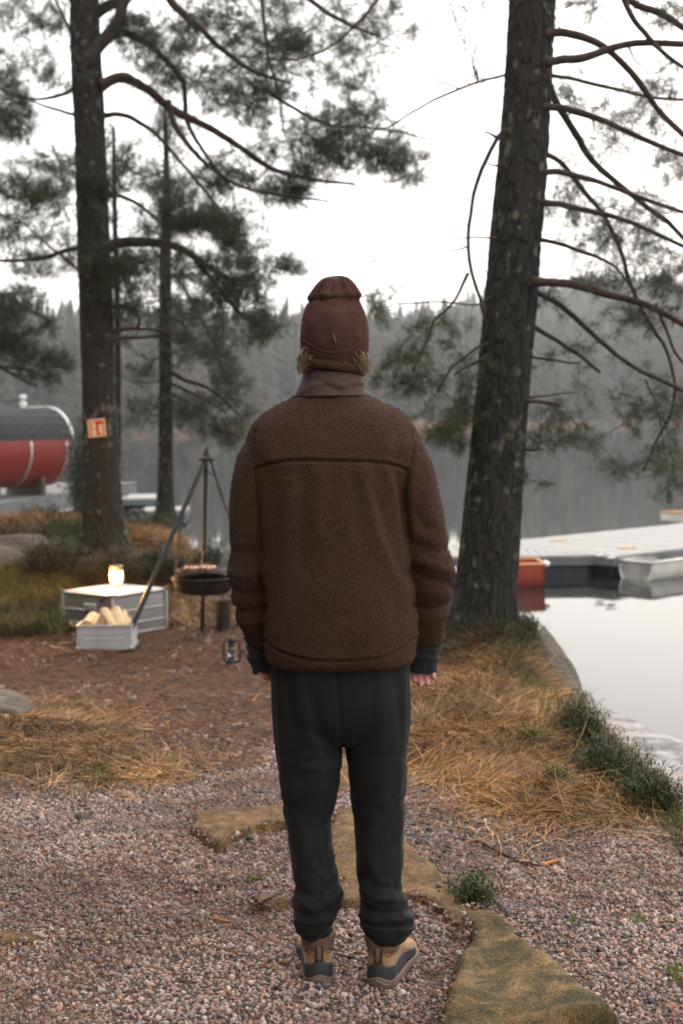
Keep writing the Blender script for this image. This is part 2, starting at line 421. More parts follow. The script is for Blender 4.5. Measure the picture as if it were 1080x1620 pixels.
def land(x, y):
    z = -0.34 * ss(6.2, 10.6, y) * (1 - ss(-.1, 1.1, x)) + 0.03 * gbump(x, y, 0, 5, 4, 2)
    z = z + .60 * gbump(x, y, -3.6, 15.2, 2.3, 2.2) + .22 * gbump(x, y, -2.2, 14.0, .9, 1.1)
    z = z + .16 * ss(13, 16, y) * (1 - ss(-2, 0, x)) + .12 * gbump(x, y, -1.75, 6.7, .55, .45) + .10 * gbump(x, y, .65, 6.9, .4, .9)
    z = z + .10 * gbump(x, y, .95, 9.4, .7, .8)
    z = z - .6 * ss(-30, -10, -np.abs(x)) * 0
    return z
def gh(x, y, detail=True):
    x = np.asarray(x, float); y = np.asarray(y, float)
    d = polysd(x, y, SHORE) + np.where((np.abs(x) < 30) & (y < 40), (fbm(x * 2.3, y * 2.3, s=64, o=4) - .5) * .22, 0)
    z = land(x, y)
    drop = .45 * ss(-.12, .30, d) + .95 * ss(.2, .9, d) + 1.0 * ss(.9, 3.0, d)
    z = z - drop
    z = np.where(d > 3.5, np.minimum(z, -2.3), z)
    # the far shore and its wooded hill
    ys = 222 + .5 * np.clip(x, -120, 150) + 6 * np.sin(x * .05)
    e = y - ys
    hill = -2.2 + 1.5 * ss(-3, 1, e) + .35 * ss(0, 6, e) + np.clip(e, 0, 400) * .069 + 15 * ss(10, 220, e) * ss(5, 90, x)
    z = np.where(y > 120, hill, z)
    if detail:
        m = (d < 3) & (y < 100)
        n = (fbm(x * 1.3, y * 1.3, s=3) - .5) * .07 + (fbm(x * 6, y * 6, s=9) - .5) * .03
        z = z + np.where(m, n, 0)
    return z
def hit(px, py, hgt=gh):
    d = ray(px, py); t = np.linspace(2, 40, 3800)
    p = CAM[None] + d[None] * t[:, None]
    g = hgt(p[:, 0], p[:, 1])
    k = np.argmax(p[:, 2] < g)
    if p[k, 2] >= g[k]: k = len(t) - 1
    return np.array([p[k, 0], p[k, 1], g[k]])
def wpoly(pts): return np.array([hit(a, b)[:2] for a, b in pts])

def axis_coords(lo, a, b, hi, step, grow=1.18):
    c = list(np.arange(a, b, step)); s = step; x = c[-1]
    while x < hi: s = min(s * grow, 12); x += s; c.append(x)
    s = step; x = a; l = []
    while x > lo: s = min(s * grow, 12); x -= s; l.append(x)
    return np.array(l[::-1] + c)
gx = axis_coords(-420, -5.2, 3.2, 420, .045); gy = axis_coords(-60, 2.6, 19.5, 620, .045)
X, Y = np.meshgrid(gx, gy); Z = gh(X, Y)
nx, ny = len(gx), len(gy)
GRAVEL = wpoly([(-400, 1215), (0, 1232), (130, 1262), (290, 1235), (345, 1185), (430, 1150), (520, 1165), (640, 1210), (700, 1258), (850, 1292), (1080, 1312), (1500, 1330), (1500, 1619), (1080, 1619), (0, 1619), (-400, 1619)])
_gy = GRAVEL
GRAVEL = np.vstack([_gy, [(-3.5, -8), (3, -8)]]) if False else np.vstack([_gy[:-4], [(3.2, 2.0), (3.2, -6), (-5, -6)]])
LSTRAW = wpoly([(-250, 1120), (0, 1120), (80, 1110), (150, 1130), (210, 1175), (300, 1205), (290, 1238), (170, 1240), (90, 1220), (0, 1215), (-250, 1200)])
RSTRAW = wpoly([(650, 1060), (720, 1040), (840, 1075), (905, 1110), (940, 1190), (990, 1245), (1090, 1290), (1200, 1320), (1000, 1300), (850, 1288), (760, 1262), (690, 1225), (650, 1180)])
def zone(x, y):
    """ground colour by what lies there"""
    x = np.asarray(x, float); y = np.asarray(y, float)
    n = fbm(x * 2.2, y * 2.2, s=21); n2 = fbm(x * 9, y * 9, s=5)
    wob = (n - .5) * .5
    g = 1 - ss(-.22, .12, polysd(x, y, GRAVEL) + wob * .8)
    ls = 1 - ss(-.1, .12, polysd(x, y, LSTRAW) + wob * .3)
    rs = 1 - ss(-.1, .15, polysd(x, y, RSTRAW) + wob * .3)
    sd_ = polysd(x, y, SHORE)
    c = np.zeros(x.shape + (3,)) + np.array([.080, .032, .012]) * (.7 + .7 * n2)[..., None]     # pine litter
    def mixc(c, col, k): return c * (1 - k[..., None]) + np.array(col) * k[..., None]
    far = ss(11.2, 12.8, y + wob * 2)
    c = mixc(c, (.15, .085, .035), far * .8)
    c = mixc(c, (.035, .045, .015), far * ss(.50, .62, fbm(x * 1.1, y * 1.1, s=44)))
    c = mixc(c, (.13, .09, .075), g * (.72 + .2 * n))
    c = mixc(c, (.11, .055, .035), g * ss(.56, .72, n) * .8)
    c = mixc(c, (.22, .125, .045), np.maximum(ls, rs) * .85)
    c = mixc(c, (.10, .095, .09), ss(.1, .5, sd_))
    c = mixc(c, (.05, .05, .045), ss(60, 100, y))
    c = mixc(c, (.03, .035, .02), ss(180, 200, y))
    return c
cz = zone(X.ravel(), Y.ravel())
ii = np.arange(nx * ny).reshape(ny, nx)
F = np.stack([ii[:-1, :-1].ravel(), ii[:-1, 1:].ravel(), ii[1:, 1:].ravel(), ii[1:, :-1].ravel()], 1)
props(mesh('ground', np.stack([X.ravel(), Y.ravel(), Z.ravel()], 1), F, MT['ground'], col=cz), kind='structure')
props(mesh('water', [(-420, -60, WATER), (420, -60, WATER), (420, 320, WATER), (-420, 320, WATER)], [(0, 1, 2, 3)], MT['water'], smooth=False), kind='structure')

# ------------------------------------------------------------------ rocks: outlined slabs with thickness, edges and relief
ROCKS = []
def rock(name, label, outline, h, m, edge=.05, res=.015, rough=.02, tilt=(0, 0), freq=6., cat='rock', base=None, extra=None, world=False, crag=0):
    poly = np.array(outline, float) if world else wpoly(outline)
    lo = poly.min(0) - .03; hi = poly.max(0) + .03
    xs = np.arange(lo[0], hi[0], res); ys = np.arange(lo[1], hi[1], res)
    x, y = np.meshgrid(xs, ys)
    d = polysd(x, y, poly) + (fbm(x * 9, y * 9, s=31, o=5) - .5) * max(min(.06, edge * .9), .045)
    c = poly.mean(0)
    g = gh(x, y) if base is None else np.full(x.shape, float(base))
    k = np.clip(-d / edge, 0, 1) ** .45
    top = g + h * k + rough * (fbm(x * freq, y * freq, s=12) - .5) * 2 * k + rough * .3 * (fbm(x * 40, y * 40, s=8) - .5) * k
    if crag:
        q = fbm(x * freq * .7, y * freq * .7, s=77); top = top + crag * (np.floor(q * 7) / 7 - .4) * k
    top = top + (tilt[0] * (x - c[0]) + tilt[1] * (y - c[1])) * k
    if extra is not None: top = top + extra(x, y) * k
    z = np.where(d < 0, np.maximum(top, g - .02), g - .12)
    keep = d < res * 1.5
    ids = -np.ones(x.shape, int); ids[keep] = np.arange(keep.sum())
    a, b, c_, e = ids[:-1, :-1], ids[:-1, 1:], ids[1:, 1:], ids[1:, :-1]
    ok = (a >= 0) & (b >= 0) & (c_ >= 0) & (e >= 0)
    f = np.stack([a[ok], b[ok], c_[ok], e[ok]], 1)
    v = np.stack([x[keep], y[keep], z[keep]], 1)
    # closing underside
    nb = len(v); vb = v.copy(); vb[:, 2] = (g[keep]) - .14
    v = np.vstack([v, vb]); f = np.vstack([f, f[:, ::-1] + nb])
    # side walls
    E = {}
    for q in f[:len(f) // 2]:
        for s_ in range(4):
            p = (int(q[s_]), int(q[(s_ + 1) % 4]))
            if (p[1], p[0]) in E: del E[(p[1], p[0])]
            else: E[p] = 1
    walls = np.array([(p[1], p[0], p[0] + nb, p[1] + nb) for p in E], int)
    f = np.vstack([f, walls])
    o = mesh(name, v, f, m)
    props(o, label, cat)
    ROCKS.append(poly)
    return o

rock('rock_slab', 'tan bedrock slab with squared dark left end behind the left trouser leg', [(300, 1304), (345, 1298), (445, 1291), (500, 1290), (500, 1312), (440, 1316), (400, 1320), (372, 1335), (345, 1352), (318, 1335), (301, 1318)], .040, MT['rock_tan'], edge=.012, rough=.016, crag=.02, freq=9)
rock('rock_slab', 'broad smooth tan bedrock slab running from between the legs to the mossy slab', [(530, 1289), (556, 1288), (600, 1312), (650, 1344), (702, 1390), (756, 1456), (726, 1478), (690, 1445), (640, 1425), (590, 1440), (540, 1440), (520, 1380), (516, 1320)], .026, MT['rock_tan'], edge=.016, rough=.016, crag=.018, freq=8)
rock('rock_slab', 'big moss patched rock slab in the lower right corner of the gravel', [(728, 1460), (762, 1456), (800, 1474), (840, 1530), (885, 1572), (950, 1622), (1000, 1668), (690, 1668), (706, 1570), (722, 1532), (740, 1500)], .045, MT['rock_moss'], edge=.03, rough=.018, crag=.012, freq=6,
     extra=lambda x, y: .05 * ss(.34, .60, x))
rock('flat_stone', 'flat orange tan stone sunk in gravel at the left picture edge', [(-40, 1484), (10, 1476), (55, 1480), (68, 1490), (50, 1500), (-10, 1497)], .012, MT['rock_tan'], edge=.02, rough=.006)
rock('flat_stone', 'small brown wedge shaped stone left of the trouser cuff', [(395, 1430), (425, 1427), (470, 1432), (458, 1440), (425, 1446), (405, 1445)], .03, MT['rock_tan'], edge=.015, rough=.008)
rock('flat_stone', 'narrow tan stone seen between the two trouser legs', [(525, 1200), (560, 1200), (562, 1256), (530, 1256)], .02, MT['rock_tan'], edge=.02, rough=.012, crag=.01)
rock('flat_stone', 'low grey stone in straw at the left picture edge', [(-60, 1108), (10, 1098), (45, 1108), (58, 1125), (30, 1138), (-60, 1138)], .06, MT['rock_grey'], edge=.10, rough=.02)
rock('flat_stone', 'small buried grey stone in gravel below the straw', [(115, 1292), (140, 1289), (146, 1298), (122, 1302)], .02, MT['rock_grey'], edge=.02, rough=.004)
c0 = P(862, 1020, 9.2)
rock('boulder', 'rounded grey boulder at the foot of the large right pine', [(c0[0] + .27 * math.cos(a) * (1 + .15 * math.sin(2 * a)) - .02, 9.15 + .42 * math.sin(a)) for a in np.linspace(0, 2 * math.pi, 18, endpoint=False)], .54, MT['rock_grey'], edge=.24, rough=.05, crag=.10, freq=4, world=True, base=-.46, res=.02)
rock('boulder', 'pale flat pink granite outcrop left of the big left pine', [(-140, 862), (0, 850), (70, 853), (106, 866), (105, 893), (60, 905), (-140, 912)], .10, MT['rock_pink'], edge=.3, rough=.04, res=.03, freq=2)
SLABS = list(zip(ROCKS[:6], (.04, .03, .06, .012, .03, .02)))
# water-side ledges on the right
def ledge(label, pts, z, h, **k):
    w_ = np.array([G(a, b, z)[:2] for a, b in pts])
    rock('rock_ledge', label, w_, h, MT['rock_wet'], edge=.12, rough=.035, world=True, base=z - h, res=.022, crag=.09, freq=2.5, **k)
ledge('small pale rock ledge tip by the water below the boulder', [(895, 1062), (925, 1078), (948, 1092), (950, 1104), (930, 1108), (905, 1100), (880, 1080)], -1.04, .25)
ledge('long cracked grey rock ledge sloping into the bright water', [(915, 1100), (960, 1108), (1010, 1132), (1080, 1168), (1200, 1220), (1200, 1270), (1080, 1230), (1000, 1200), (940, 1170), (900, 1130)], -.98, .3)
ledge('pale streaked rock shelf behind the green shrubs at right', [(930, 1165), (1000, 1185), (1080, 1205), (1220, 1240), (1220, 1330), (1080, 1300), (1010, 1280), (960, 1240)], -.62, .6)

# ------------------------------------------------------------------ gravel, litter, blades (uncountable)
ICO = None
def ico():
    p = (1 + 5 ** .5) / 2
    v = np.array([(-1, p, 0), (1, p, 0), (-1, -p, 0), (1, -p, 0), (0, -1, p), (0, 1, p), (0, -1, -p), (0, 1, -p), (p, 0, -1), (p, 0, 1), (-p, 0, -1), (-p, 0, 1)], float)
    v /= np.linalg.norm(v[0])
    f = np.array([(0, 11, 5), (0, 5, 1), (0, 1, 7), (0, 7, 10), (0, 10, 11), (1, 5, 9), (5, 11, 4), (11, 10, 2), (10, 7, 6), (7, 1, 8), (3, 9, 4), (3, 4, 2), (3, 2, 6), (3, 6, 8), (3, 8, 9), (4, 9, 5), (2, 4, 11), (6, 2, 10), (8, 6, 7), (9, 8, 1)])
    return v, f
IV, IF = ico()
def randrot(n):
    q = R.randn(n, 4); q /= np.linalg.norm(q, axis=1)[:, None]
    w_, x, y, z = q.T
    return np.stack([1 - 2 * (y * y + z * z), 2 * (x * y - z * w_), 2 * (x * z + y * w_), 2 * (x * y + z * w_), 1 - 2 * (x * x + z * z), 2 * (y * z - x * w_), 2 * (x * z - y * w_), 2 * (y * z + x * w_), 1 - 2 * (x * x + y * y)], 1).reshape(n, 3, 3)
def pebbles(name, x, y, size, label=None, cols=None, lift=.25):
    n = len(x)
    v = IV[None] * (1 + R.uniform(-.28, .28, (n, 12, 1)))
    v = v * (size[:, None, None] * np.stack([R.uniform(.8, 1.35, n), R.uniform(.7, 1.1, n), R.uniform(.5, .9, n)], 1)[:, None, :])
    v = np.einsum('nij,nkj->nki', randrot(n), v)
    z = gh(x, y)
    v = v + np.stack([x, y, z + size * lift], 1)[:, None, :]
    f = (IF[None] + (np.arange(n) * 12)[:, None, None]).reshape(-1, 3)
    pal = np.array([(.40, .27, .235), (.46, .36, .33), (.36, .31, .30), (.27, .25, .25), (.12, .125, .14), (.50, .46, .44), (.34, .17, .11), (.20, .16, .15), (.055, .055, .06), (.58, .52, .50)])
    pr = np.array([.18, .16, .16, .14, .07, .08, .08, .07, .03, .03]); pr /= pr.sum()
    c = pal[R.choice(len(pal), n, p=pr)] if cols is None else cols
    c = c * R.uniform(.6, 1.15, (n, 1)) * np.array([1.04, .92, .85]) * (.78 + .44 * ss(.35, .65, fbm(x * 3.1, y * 3.1, s=27)))[:, None]
    return props(mesh(name, v.reshape(-1, 3), f, MT['gravel'], smooth=False, col=np.repeat(c, 12, 0)), label, kind='stuff')
def scatter(lo, hi, dens):
    """uniform points over a box of ground"""
    n = int((hi[0] - lo[0]) * (hi[1] - lo[1]) * dens)
    return R.uniform(lo[0], hi[0], n), R.uniform(lo[1], hi[1], n)
def poly_pts(poly, dens, grow=0):
    lo = poly.min(0) - grow; hi = poly.max(0) + grow
    x, y = scatter(lo, hi, dens); k = polysd(x, y, poly) < grow
    return x[k], y[k]
def inview(x, y, m=.45):
    return (np.abs(x) < .245 * y + m) & (y > 3.1)
def rockfree(x, y, keep=.03, marg=0):
    ok = np.ones(len(x), bool)
    for q in ROCKS: ok &= (polysd(x, y, q) > marg) | (R.rand(len(x)) < keep)
    return ok
def clean(x, y, dist=-.05):
    return polysd(x, y, SHORE) < dist
x1, y1 = scatter((-2.4, 3.15), (2.0, 8.2), 12500)
n_ = fbm(x1 * 2.2, y1 * 2.2, s=21)
sdg = polysd(x1, y1, GRAVEL) + (n_ - .5) * .4
thin = R.rand(len(x1)) < np.clip(1.1 - ss(4.5, 8, y1) * .55, 0, 1) * (1 - .96 * ss(-.35, .45, sdg))
k = inview(x1, y1) & thin & rockfree(x1, y1) & clean(x1, y1)
x1, y1 = x1[k], y1[k]
sz = R.gamma(7, 1, len(x1)) / 7 * .0051 * (1 + .25 * ss(4.5, 8, y1))
pebbles('gravel', x1, y1, sz, 'crushed pink and grey granite gravel covering the path')
for si_, (po_, hh_) in enumerate(SLABS):
    xx, yy = poly_pts(po_, 4200, .01); dd_ = polysd(xx, yy, po_); kk = R.rand(len(xx)) < np.exp(dd_ / .018) * .75 + .008
    xx, yy = xx[kk], yy[kk]; n0_ = gh(xx, yy)
    _gh = gh
    gh = lambda a, b, *c: _gh(a, b) + hh_ * .75
    pebbles('gravel', xx, yy, R.gamma(7, 1, len(xx)) / 7 * .0052, 'gravel bits strewn over the edge of rock slab number %d' % si_ if False else 'gravel bits strewn over the edges of the tan rock slabs')
    gh = _gh
# scattered stones in the litter further back
x2, y2 = scatter((-3, 6.3), (1.2, 12.5), 190)
k = inview(x2, y2) & clean(x2, y2) & (fbm(x2 * 1.7, y2 * 1.7, s=61) > .45)
pebbles('litter_stones', x2[k], y2[k], R.gamma(5, 1, k.sum()) / 5 * .011, 'loose small stones scattered in brown needle litter')

def blades(name, p0, ang, L, lean, droop, width, col, label, seg=3, matk='blade', zmin=True, kind='stuff', parent=None):
    n = len(p0)
    d = np.stack([np.cos(ang) * np.sin(lean), np.sin(ang) * np.sin(lean), np.cos(lean)], 1)
    side = np.stack([-np.sin(ang), np.cos(ang), np.zeros(n)], 1)
    tw = R.uniform(-.8, .8, n)
    side = side * np.cos(tw)[:, None] + np.cross(d, side) * np.sin(tw)[:, None]
    curl = R.normal(0, .25, n)
    V = []
    for j in range(seg + 1):
        t = j / seg
        c = p0 + d * (t * L)[:, None]
        c[:, 2] -= droop * L * t * t
        c += np.stack([-np.sin(ang), np.cos(ang), np.zeros(n)], 1) * (curl * L * t * t)[:, None]
        if zmin:
            g = gh(c[:, 0], c[:, 1], True) if j else p0[:, 2]
            c[:, 2] = np.maximum(c[:, 2], g + .004 + .02 * R.rand(n) * (j > 0))
        wd = (width * (1 - .85 * t ** 1.5))[:, None] * side * .5
        V += [c - wd, c + wd]
    V = np.stack(V, 1)
    m = 2 * (seg + 1)
    f = np.array([(2 * j, 2 * j + 1, 2 * j + 3, 2 * j + 2) for j in range(seg)])
    f = (f[None] + (np.arange(n) * m)[:, None, None]).reshape(-1, 4)
    return props(mesh(name, V.reshape(-1, 3), f, MT[matk], parent, smooth=False, col=np.repeat(col, m, 0)), label, kind=kind)
def pick(pal, n, j=.2):
    pal = np.array(pal); return pal[R.randint(0, len(pal), n)] * R.uniform(1 - j, 1 + j, (n, 1))
# pine litter: long brown needles lying flat
def litter(lo, hi, dens, cond, label, Ln=.055, wd=.0022, pal=((.18, .062, .02), (.11, .04, .015), (.27, .105, .036), (.06, .026, .012)), name='pine_litter', lift=.006):
    x, y = scatter(lo, hi, dens); k = inview(x, y) & clean(x, y, .0) & cond(x, y); x, y = x[k], y[k]
    n = len(x)
    p = np.stack([x, y, gh(x, y) + lift * R.rand(n) * 2], 1)
    blades(name, p, R.uniform(0, 6.28, n), R.uniform(.6, 1.3, n) * Ln, np.full(n, 1.5) + R.normal(0, .12, n), np.zeros(n), R.uniform(.7, 1.4, n) * wd, pick(pal, n), label, seg=1)
litter((-3.2, 6.0), (1.3, 12.6), 3400, lambda x, y: (polysd(x, y, GRAVEL) > -.25), 'reddish brown pine needles carpeting the ground behind the gravel', Ln=.06, wd=.004)
litter((-2, 3.2), (1.4, 7.5), 2600, lambda x, y: (polysd(x, y, GRAVEL) < 0) & (fbm(x * 2.2, y * 2.2, s=21) > .49), 'fallen rust coloured pine needles lying in patches over the gravel', pal=((.24, .085, .035), (.16, .055, .025), (.32, .13, .05), (.1, .04, .02)), Ln=.05, wd=.0018, name='fallen_needles', lift=.012)
_m = wpoly([(640, 1436), (690, 1440), (735, 1478), (748, 1500), (728, 1532), (712, 1570), (700, 1625), (690, 1620), (700, 1540), (715, 1500), (690, 1462)])
litter((0, 3.2), (.9, 4.6), 9000, lambda x, y: polysd(x, y, _m) + (fbm(x * 9, y * 9, s=3) - .5) * .25 < -.0, 'dense drift of rust needles beside the mossy slab', pal=((.30, .11, .04), (.22, .075, .03), (.14, .05, .02)), Ln=.05, wd=.0016, name='needle_drift', lift=.012)

STRAW = ((.48, .255, .085), (.60, .34, .125), (.38, .18, .06), (.24, .115, .04), (.54, .33, .15), (.15, .08, .03), (.17, .13, .045))
def tufts(name, cx, cy, nper, L, spread, lean, droop, width, pal, label, flow=None, parent=None, kind='stuff', hz=0):
    n = len(cx) * nper
    X_ = np.repeat(cx, nper) + R.normal(0, spread, n); Y_ = np.repeat(cy, nper) + R.normal(0, spread, n)
    a = R.uniform(0, 6.28, n)
    if flow is not None: a = flow(X_, Y_) + R.normal(0, .95, n)
    p = np.stack([X_, Y_, gh(X_, Y_) - .01 + hz * R.rand(n)], 1)
    tone = np.repeat(R.uniform(.5, 1.25, len(cx)) * (.55 + .9 * ss(.35, .65, fbm(cx * 7, cy * 7, s=14))), nper)[:, None]
    return blades(name, p, a, R.uniform(.5, 1.2, n) * L, np.clip(R.normal(lean, .3, n), .05, 1.5), R.uniform(.6, 1.2, n) * droop, R.uniform(.7, 1.3, n) * width, pick(pal, n) * tone, label, seg=4, parent=parent, kind=kind)
fl = lambda x, y: 6.28 * fbm(x * 1.6, y * 1.6, s=90) * 1.6
x, y = poly_pts(RSTRAW, 420, .05); k = clean(x, y, .04); x, y = x[k], y[k]
tufts('dry_grass', x, y, 60, .19, .04, 1.2, .35, .0036, STRAW, 'matted golden dry grass on the bank beside the right pine', fl)
x, y = poly_pts(RSTRAW, 60, .3); k = clean(x, y, .1); x, y = x[k], y[k]
tufts('straw_wisps', x, y, 14, .28, .08, 1.35, .15, .0035, STRAW[:3], 'loose straw stalks trailing from the bank over gravel', fl)
x, y = poly_pts(LSTRAW, 300, .02); k = rockfree(x, y, 0, .0); x, y = x[k], y[k]
tufts('dry_grass', x, y, 30, .17, .04, 1.3, .3, .0036, STRAW, 'flattened golden dry grass at the left edge beyond gravel', fl)
x, y = poly_pts(LSTRAW, 50, .25)
tufts('straw_wisps', x, y, 10, .22, .08, 1.4, .1, .0035, STRAW[:3], 'thin straw strands over dark litter at left', fl)
# the mound behind the chest and its tall grass
MOUND = np.array([(-6.5, 12.9), (-2.1, 12.7), (-1.9, 14.5), (-1.8, 16.4), (-2.6, 18.0), (-6.5, 19)])
x, y = poly_pts(MOUND, 90); n3 = fbm(x * 1.1, y * 1.1, s=44)
k = (y > 14.2) & rockfree(x, y, 0, -.05)
tufts('mound_dry_grass', x[k & (n3 < .56)], y[k & (n3 < .56)], 30, .28, .06, .9, .4, .007, STRAW[:4] + ((.30, .13, .06),), 'tan dry grass tufts on the mound behind the left pine', fl)
tufts('mound_green_plants', x[k & (n3 >= .54)], y[k & (n3 >= .54)], 26, .2, .06, .6, .3, .007, ((.06, .08, .02), (.045, .055, .018), (.10, .10, .03)), 'low green plants on the mound behind the left pine', None)
GG = wpoly([(-120, 905), (60, 905), (110, 930), (105, 960), (100, 1003), (0, 1008), (-120, 1008)])
x, y = poly_pts(GG, 260, .05)
tufts('green_grass', x, y, 40, .24, .04, .55, .35, .005, ((.09, .11, .022), (.06, .08, .02), (.15, .14, .035), (.25, .18, .06)), 'lush green and yellow grass left of the aluminium chest', None)
x, y = scatter((-2.0, 12.2), (0.2, 15.2), 70); k = clean(x, y, -.1)
tufts('shore_grass', x[k], y[k], 24, .2, .05, .8, .4, .006, STRAW[:4] + ((.09, .08, .03), (.07, .07, .02)), 'dull straw coloured grass behind the fire bowl', fl)
x, y = scatter((.1, 8.6), (1.35, 11.5), 130); k = clean(x, y, .05) & ((x < 1.02) | (y > 9.7) | (y < 8.8))
tufts('tree_base_grass', x[k], y[k], 34, .2, .04, .8, .45, .0045, ((.12, .085, .03), (.05, .05, .018), (.20, .12, .05), (.07, .075, .02), (.09, .045, .025)), 'dark tangled undergrowth round the foot of the right pine', fl)

x, y = scatter((.95, 4.4), (1.45, 9.4), 520); k = (np.abs(polysd(x, y, SHORE) + .07) < .10) & (fbm(x * 3, y * 3, s=7) > .36)
tufts('bank_grass', x[k], y[k], 46, .13, .04, .7, .35, .0036, ((.06, .085, .015), (.09, .11, .02), (.04, .06, .012), (.14, .12, .035)), 'narrow strip of dark green grass along the edge of the bank at right', None)
x, y = poly_pts(RSTRAW, 26, .0); tufts('bank_weeds', x, y, 20, .10, .03, .8, .3, .0034, ((.08, .11, .02), (.05, .07, .015), (.10, .05, .02), (.07, .04, .02)), 'small green and brown weeds growing through the straw on the bank', None)
def moss_patch(label, pts, n, pal=((.13, .19, .02), (.18, .22, .03), (.10, .15, .02)), L=.02, world=False):
    q = wpoly(pts); x, y = poly_pts(q, n)
    p = np.stack([x, y, gh(x, y) + .004], 1); m_ = len(x)
    blades('moss', p, R.uniform(0, 6.28, m_), R.uniform(.5, 1.4, m_) * L, R.uniform(.1, 1.3, m_), np.zeros(m_), np.full(m_, .006), pick(pal, m_), label, seg=1, matk='moss')
moss_patch('bright green moss patch beside the right hand', [(672, 1090), (720, 1088), (732, 1100), (700, 1110), (670, 1104)], 9000)
moss_patch('green moss at the lower right picture edge', [(1050, 1535), (1100, 1530), (1100, 1562), (1060, 1558)], 12000)
moss_patch('tiny moss tuft in the gravel at right', [(895, 1455), (912, 1452), (916, 1462), (900, 1466)], 12000)
moss_patch('little green sprig in gravel left of the trousers', [(388, 1393), (410, 1391), (412, 1399), (392, 1401)], 14000)
moss_patch('green moss beside the dark gap below the straw', [(140, 1225), (165, 1215), (180, 1240), (150, 1245)], 8000, L=.04)
moss_patch('faint green weeds in the gravel right side', [(1000, 1455), (1015, 1452), (1018, 1462), (1004, 1466)], 12000)

def shrub(label, c, rx, ry, h, n, pal, cat='shrub', lf=.012, wd=.005, name='shrub', rise=.2):
    """stems with many little leaves through an uneven crown"""
    root = thing(name, label, cat, c)
    st = MB(); P_ = []; A = []
    for i in range(max(8, n // 26)):
        a = R.uniform(0, 6.28); r_ = R.rand() ** .5
        tip = np.array(c) + [rx * r_ * math.cos(a), ry * r_ * math.sin(a), h * (1.05 - .55 * r_ ** 2) * R.uniform(.65, 1.1)]
        b0 = np.array(c) + [rx * .35 * r_ * math.cos(a), ry * .35 * r_ * math.sin(a), -.03]
        pts = smoothline([b0, (b0 + tip) / 2 + R.normal(0, .03, 3), tip], 6)
        st.tube(pts, np.linspace(.004, .0015, 6), 3, False)
        for t in R.uniform(.2, 1.05, 85):
            q = b0 * (1 - t) + tip * t + R.normal(0, .02 + .06 * h * t, 3)
            P_.append(q); A.append(math.atan2(tip[1] - b0[1], tip[0] - b0[0]))
    st.build('stems', MT['branch_bark_plain'], root)
    P_ = np.array(P_); m_ = len(P_)
    blades('leaves', P_, np.array(A) + R.normal(0, 1.2, m_), R.uniform(.6, 1.4, m_) * lf * 2, R.uniform(.1, 1.4, m_), np.full(m_, .1), R.uniform(.7, 1.3, m_) * wd, pick(pal, m_, .3), None, seg=2, zmin=False, parent=root)
    return root
MT['branch_bark_plain'] = mat('shrub_stem', (.05, .035, .025), (.10, .065, .045), 20, .9, .3)
DG = ((.035, .055, .012), (.055, .075, .018), (.024, .036, .010), (.08, .085, .022))
for lab, px, py, rx, ry, h, n in [('dark green shrub crowning the bank above the ledge tip', 892, 1100, .08, .22, .14, 700),
                                  ('dense green shrub on the bank in the middle of the shrub row', 915, 1165, .10, .28, .16, 1000),
                                  ('spreading dark juniper shrub between straw and pale rock shelf', 958, 1232, .13, .22, .15, 1100),
                                  ('small leafy shrub between the two larger shrubs on the bank edge', 925, 1130, .09, .2, .15, 800), ('low trailing shrub on the bank edge just before the lowest shrub', 1005, 1258, .11, .18, .12, 900), ('low green juniper shrub at the right picture edge', 1035, 1278, .13, .16, .11, 900)]:
    q = hit(px, py); q[0] = min(q[0], float(np.interp(q[1], [4, 5.2, 6.2, 7.2, 8.2, 9.2], [1.38, 1.30, 1.17, 1.09, 1.11, 1.2]))); q[2] = float(gh(q[0], q[1]))
    shrub(lab, q, rx, ry, h, n, DG, name='juniper_shrub')
q = hit(745, 1432); shrub('small green fern like plant beside the tan slab', q, .05, .05, .07, 500, ((.05, .075, .02), (.08, .10, .025)), 'plant', .013, .004, 'small_plant')
q = hit(590 + 290, 1245); shrub('tiny green sprig at the foot of the straw bank', q, .04, .04, .06, 480, ((.10, .13, .03), (.08, .11, .03)), 'plant', .010, .004, 'small_plant')
q = hit(840, 1180); shrub('green sprig growing inside the golden straw', q, .05, .05, .08, 200, ((.10, .13, .03), (.14, .15, .04)), 'plant', .015, .004, 'small_plant')
for lab, x, y, rx, ry, h in [('dark heather bush hugging the left side of the left pine', -2.75, 13.4, .3, .35, .32), ('dark bilberry bush in front of the left pine behind the lit lamp', -2.2, 13.2, .4, .3, .3),
                             ('dark bush right of the left pine trunk', -1.75, 13.5, .3, .3, .26)]:
    shrub(lab, (x, y, float(gh(x, y))), rx, ry, h, 2400, ((.022, .03, .01), (.04, .045, .015), (.06, .04, .02), (.03, .04, .012)), 'bush', .02, .008, 'heather_bush')
q = P(343, 880, 14.4); shrub('grey green bush on the shore right of the tripod post', (q[0], 14.4, float(gh(q[0], 14.4))), .2, .2, .30, 700, ((.04, .06, .03), (.06, .08, .04)), 'bush', .02, .008, 'shore_bush')
for lab, px, py, Yd, r_, h in [('green shrub on top of the mound beside the thin pine', 245, 806, 16.2, .3, .25), ('round green bush on the mound behind dry tussocks', 62, 812, 16.6, .28, .3)]:
    q = P(px, py, Yd); shrub(lab, (q[0], Yd, float(gh(q[0], Yd))), r_, r_, h, 900, ((.05, .07, .02), (.08, .09, .03)), 'shrub', .025, .009, 'mound_shrub')
q = P(128, 760, 28); q[2] = -1.0
shrub('tall dark evergreen bush between the red sauna and the left pine', (q[0], 29.5, -.9), .42, .42, 2.4, 5000, ((.03, .045, .02), (.045, .06, .025)), 'bush', .05, .03, 'evergreen_bush')

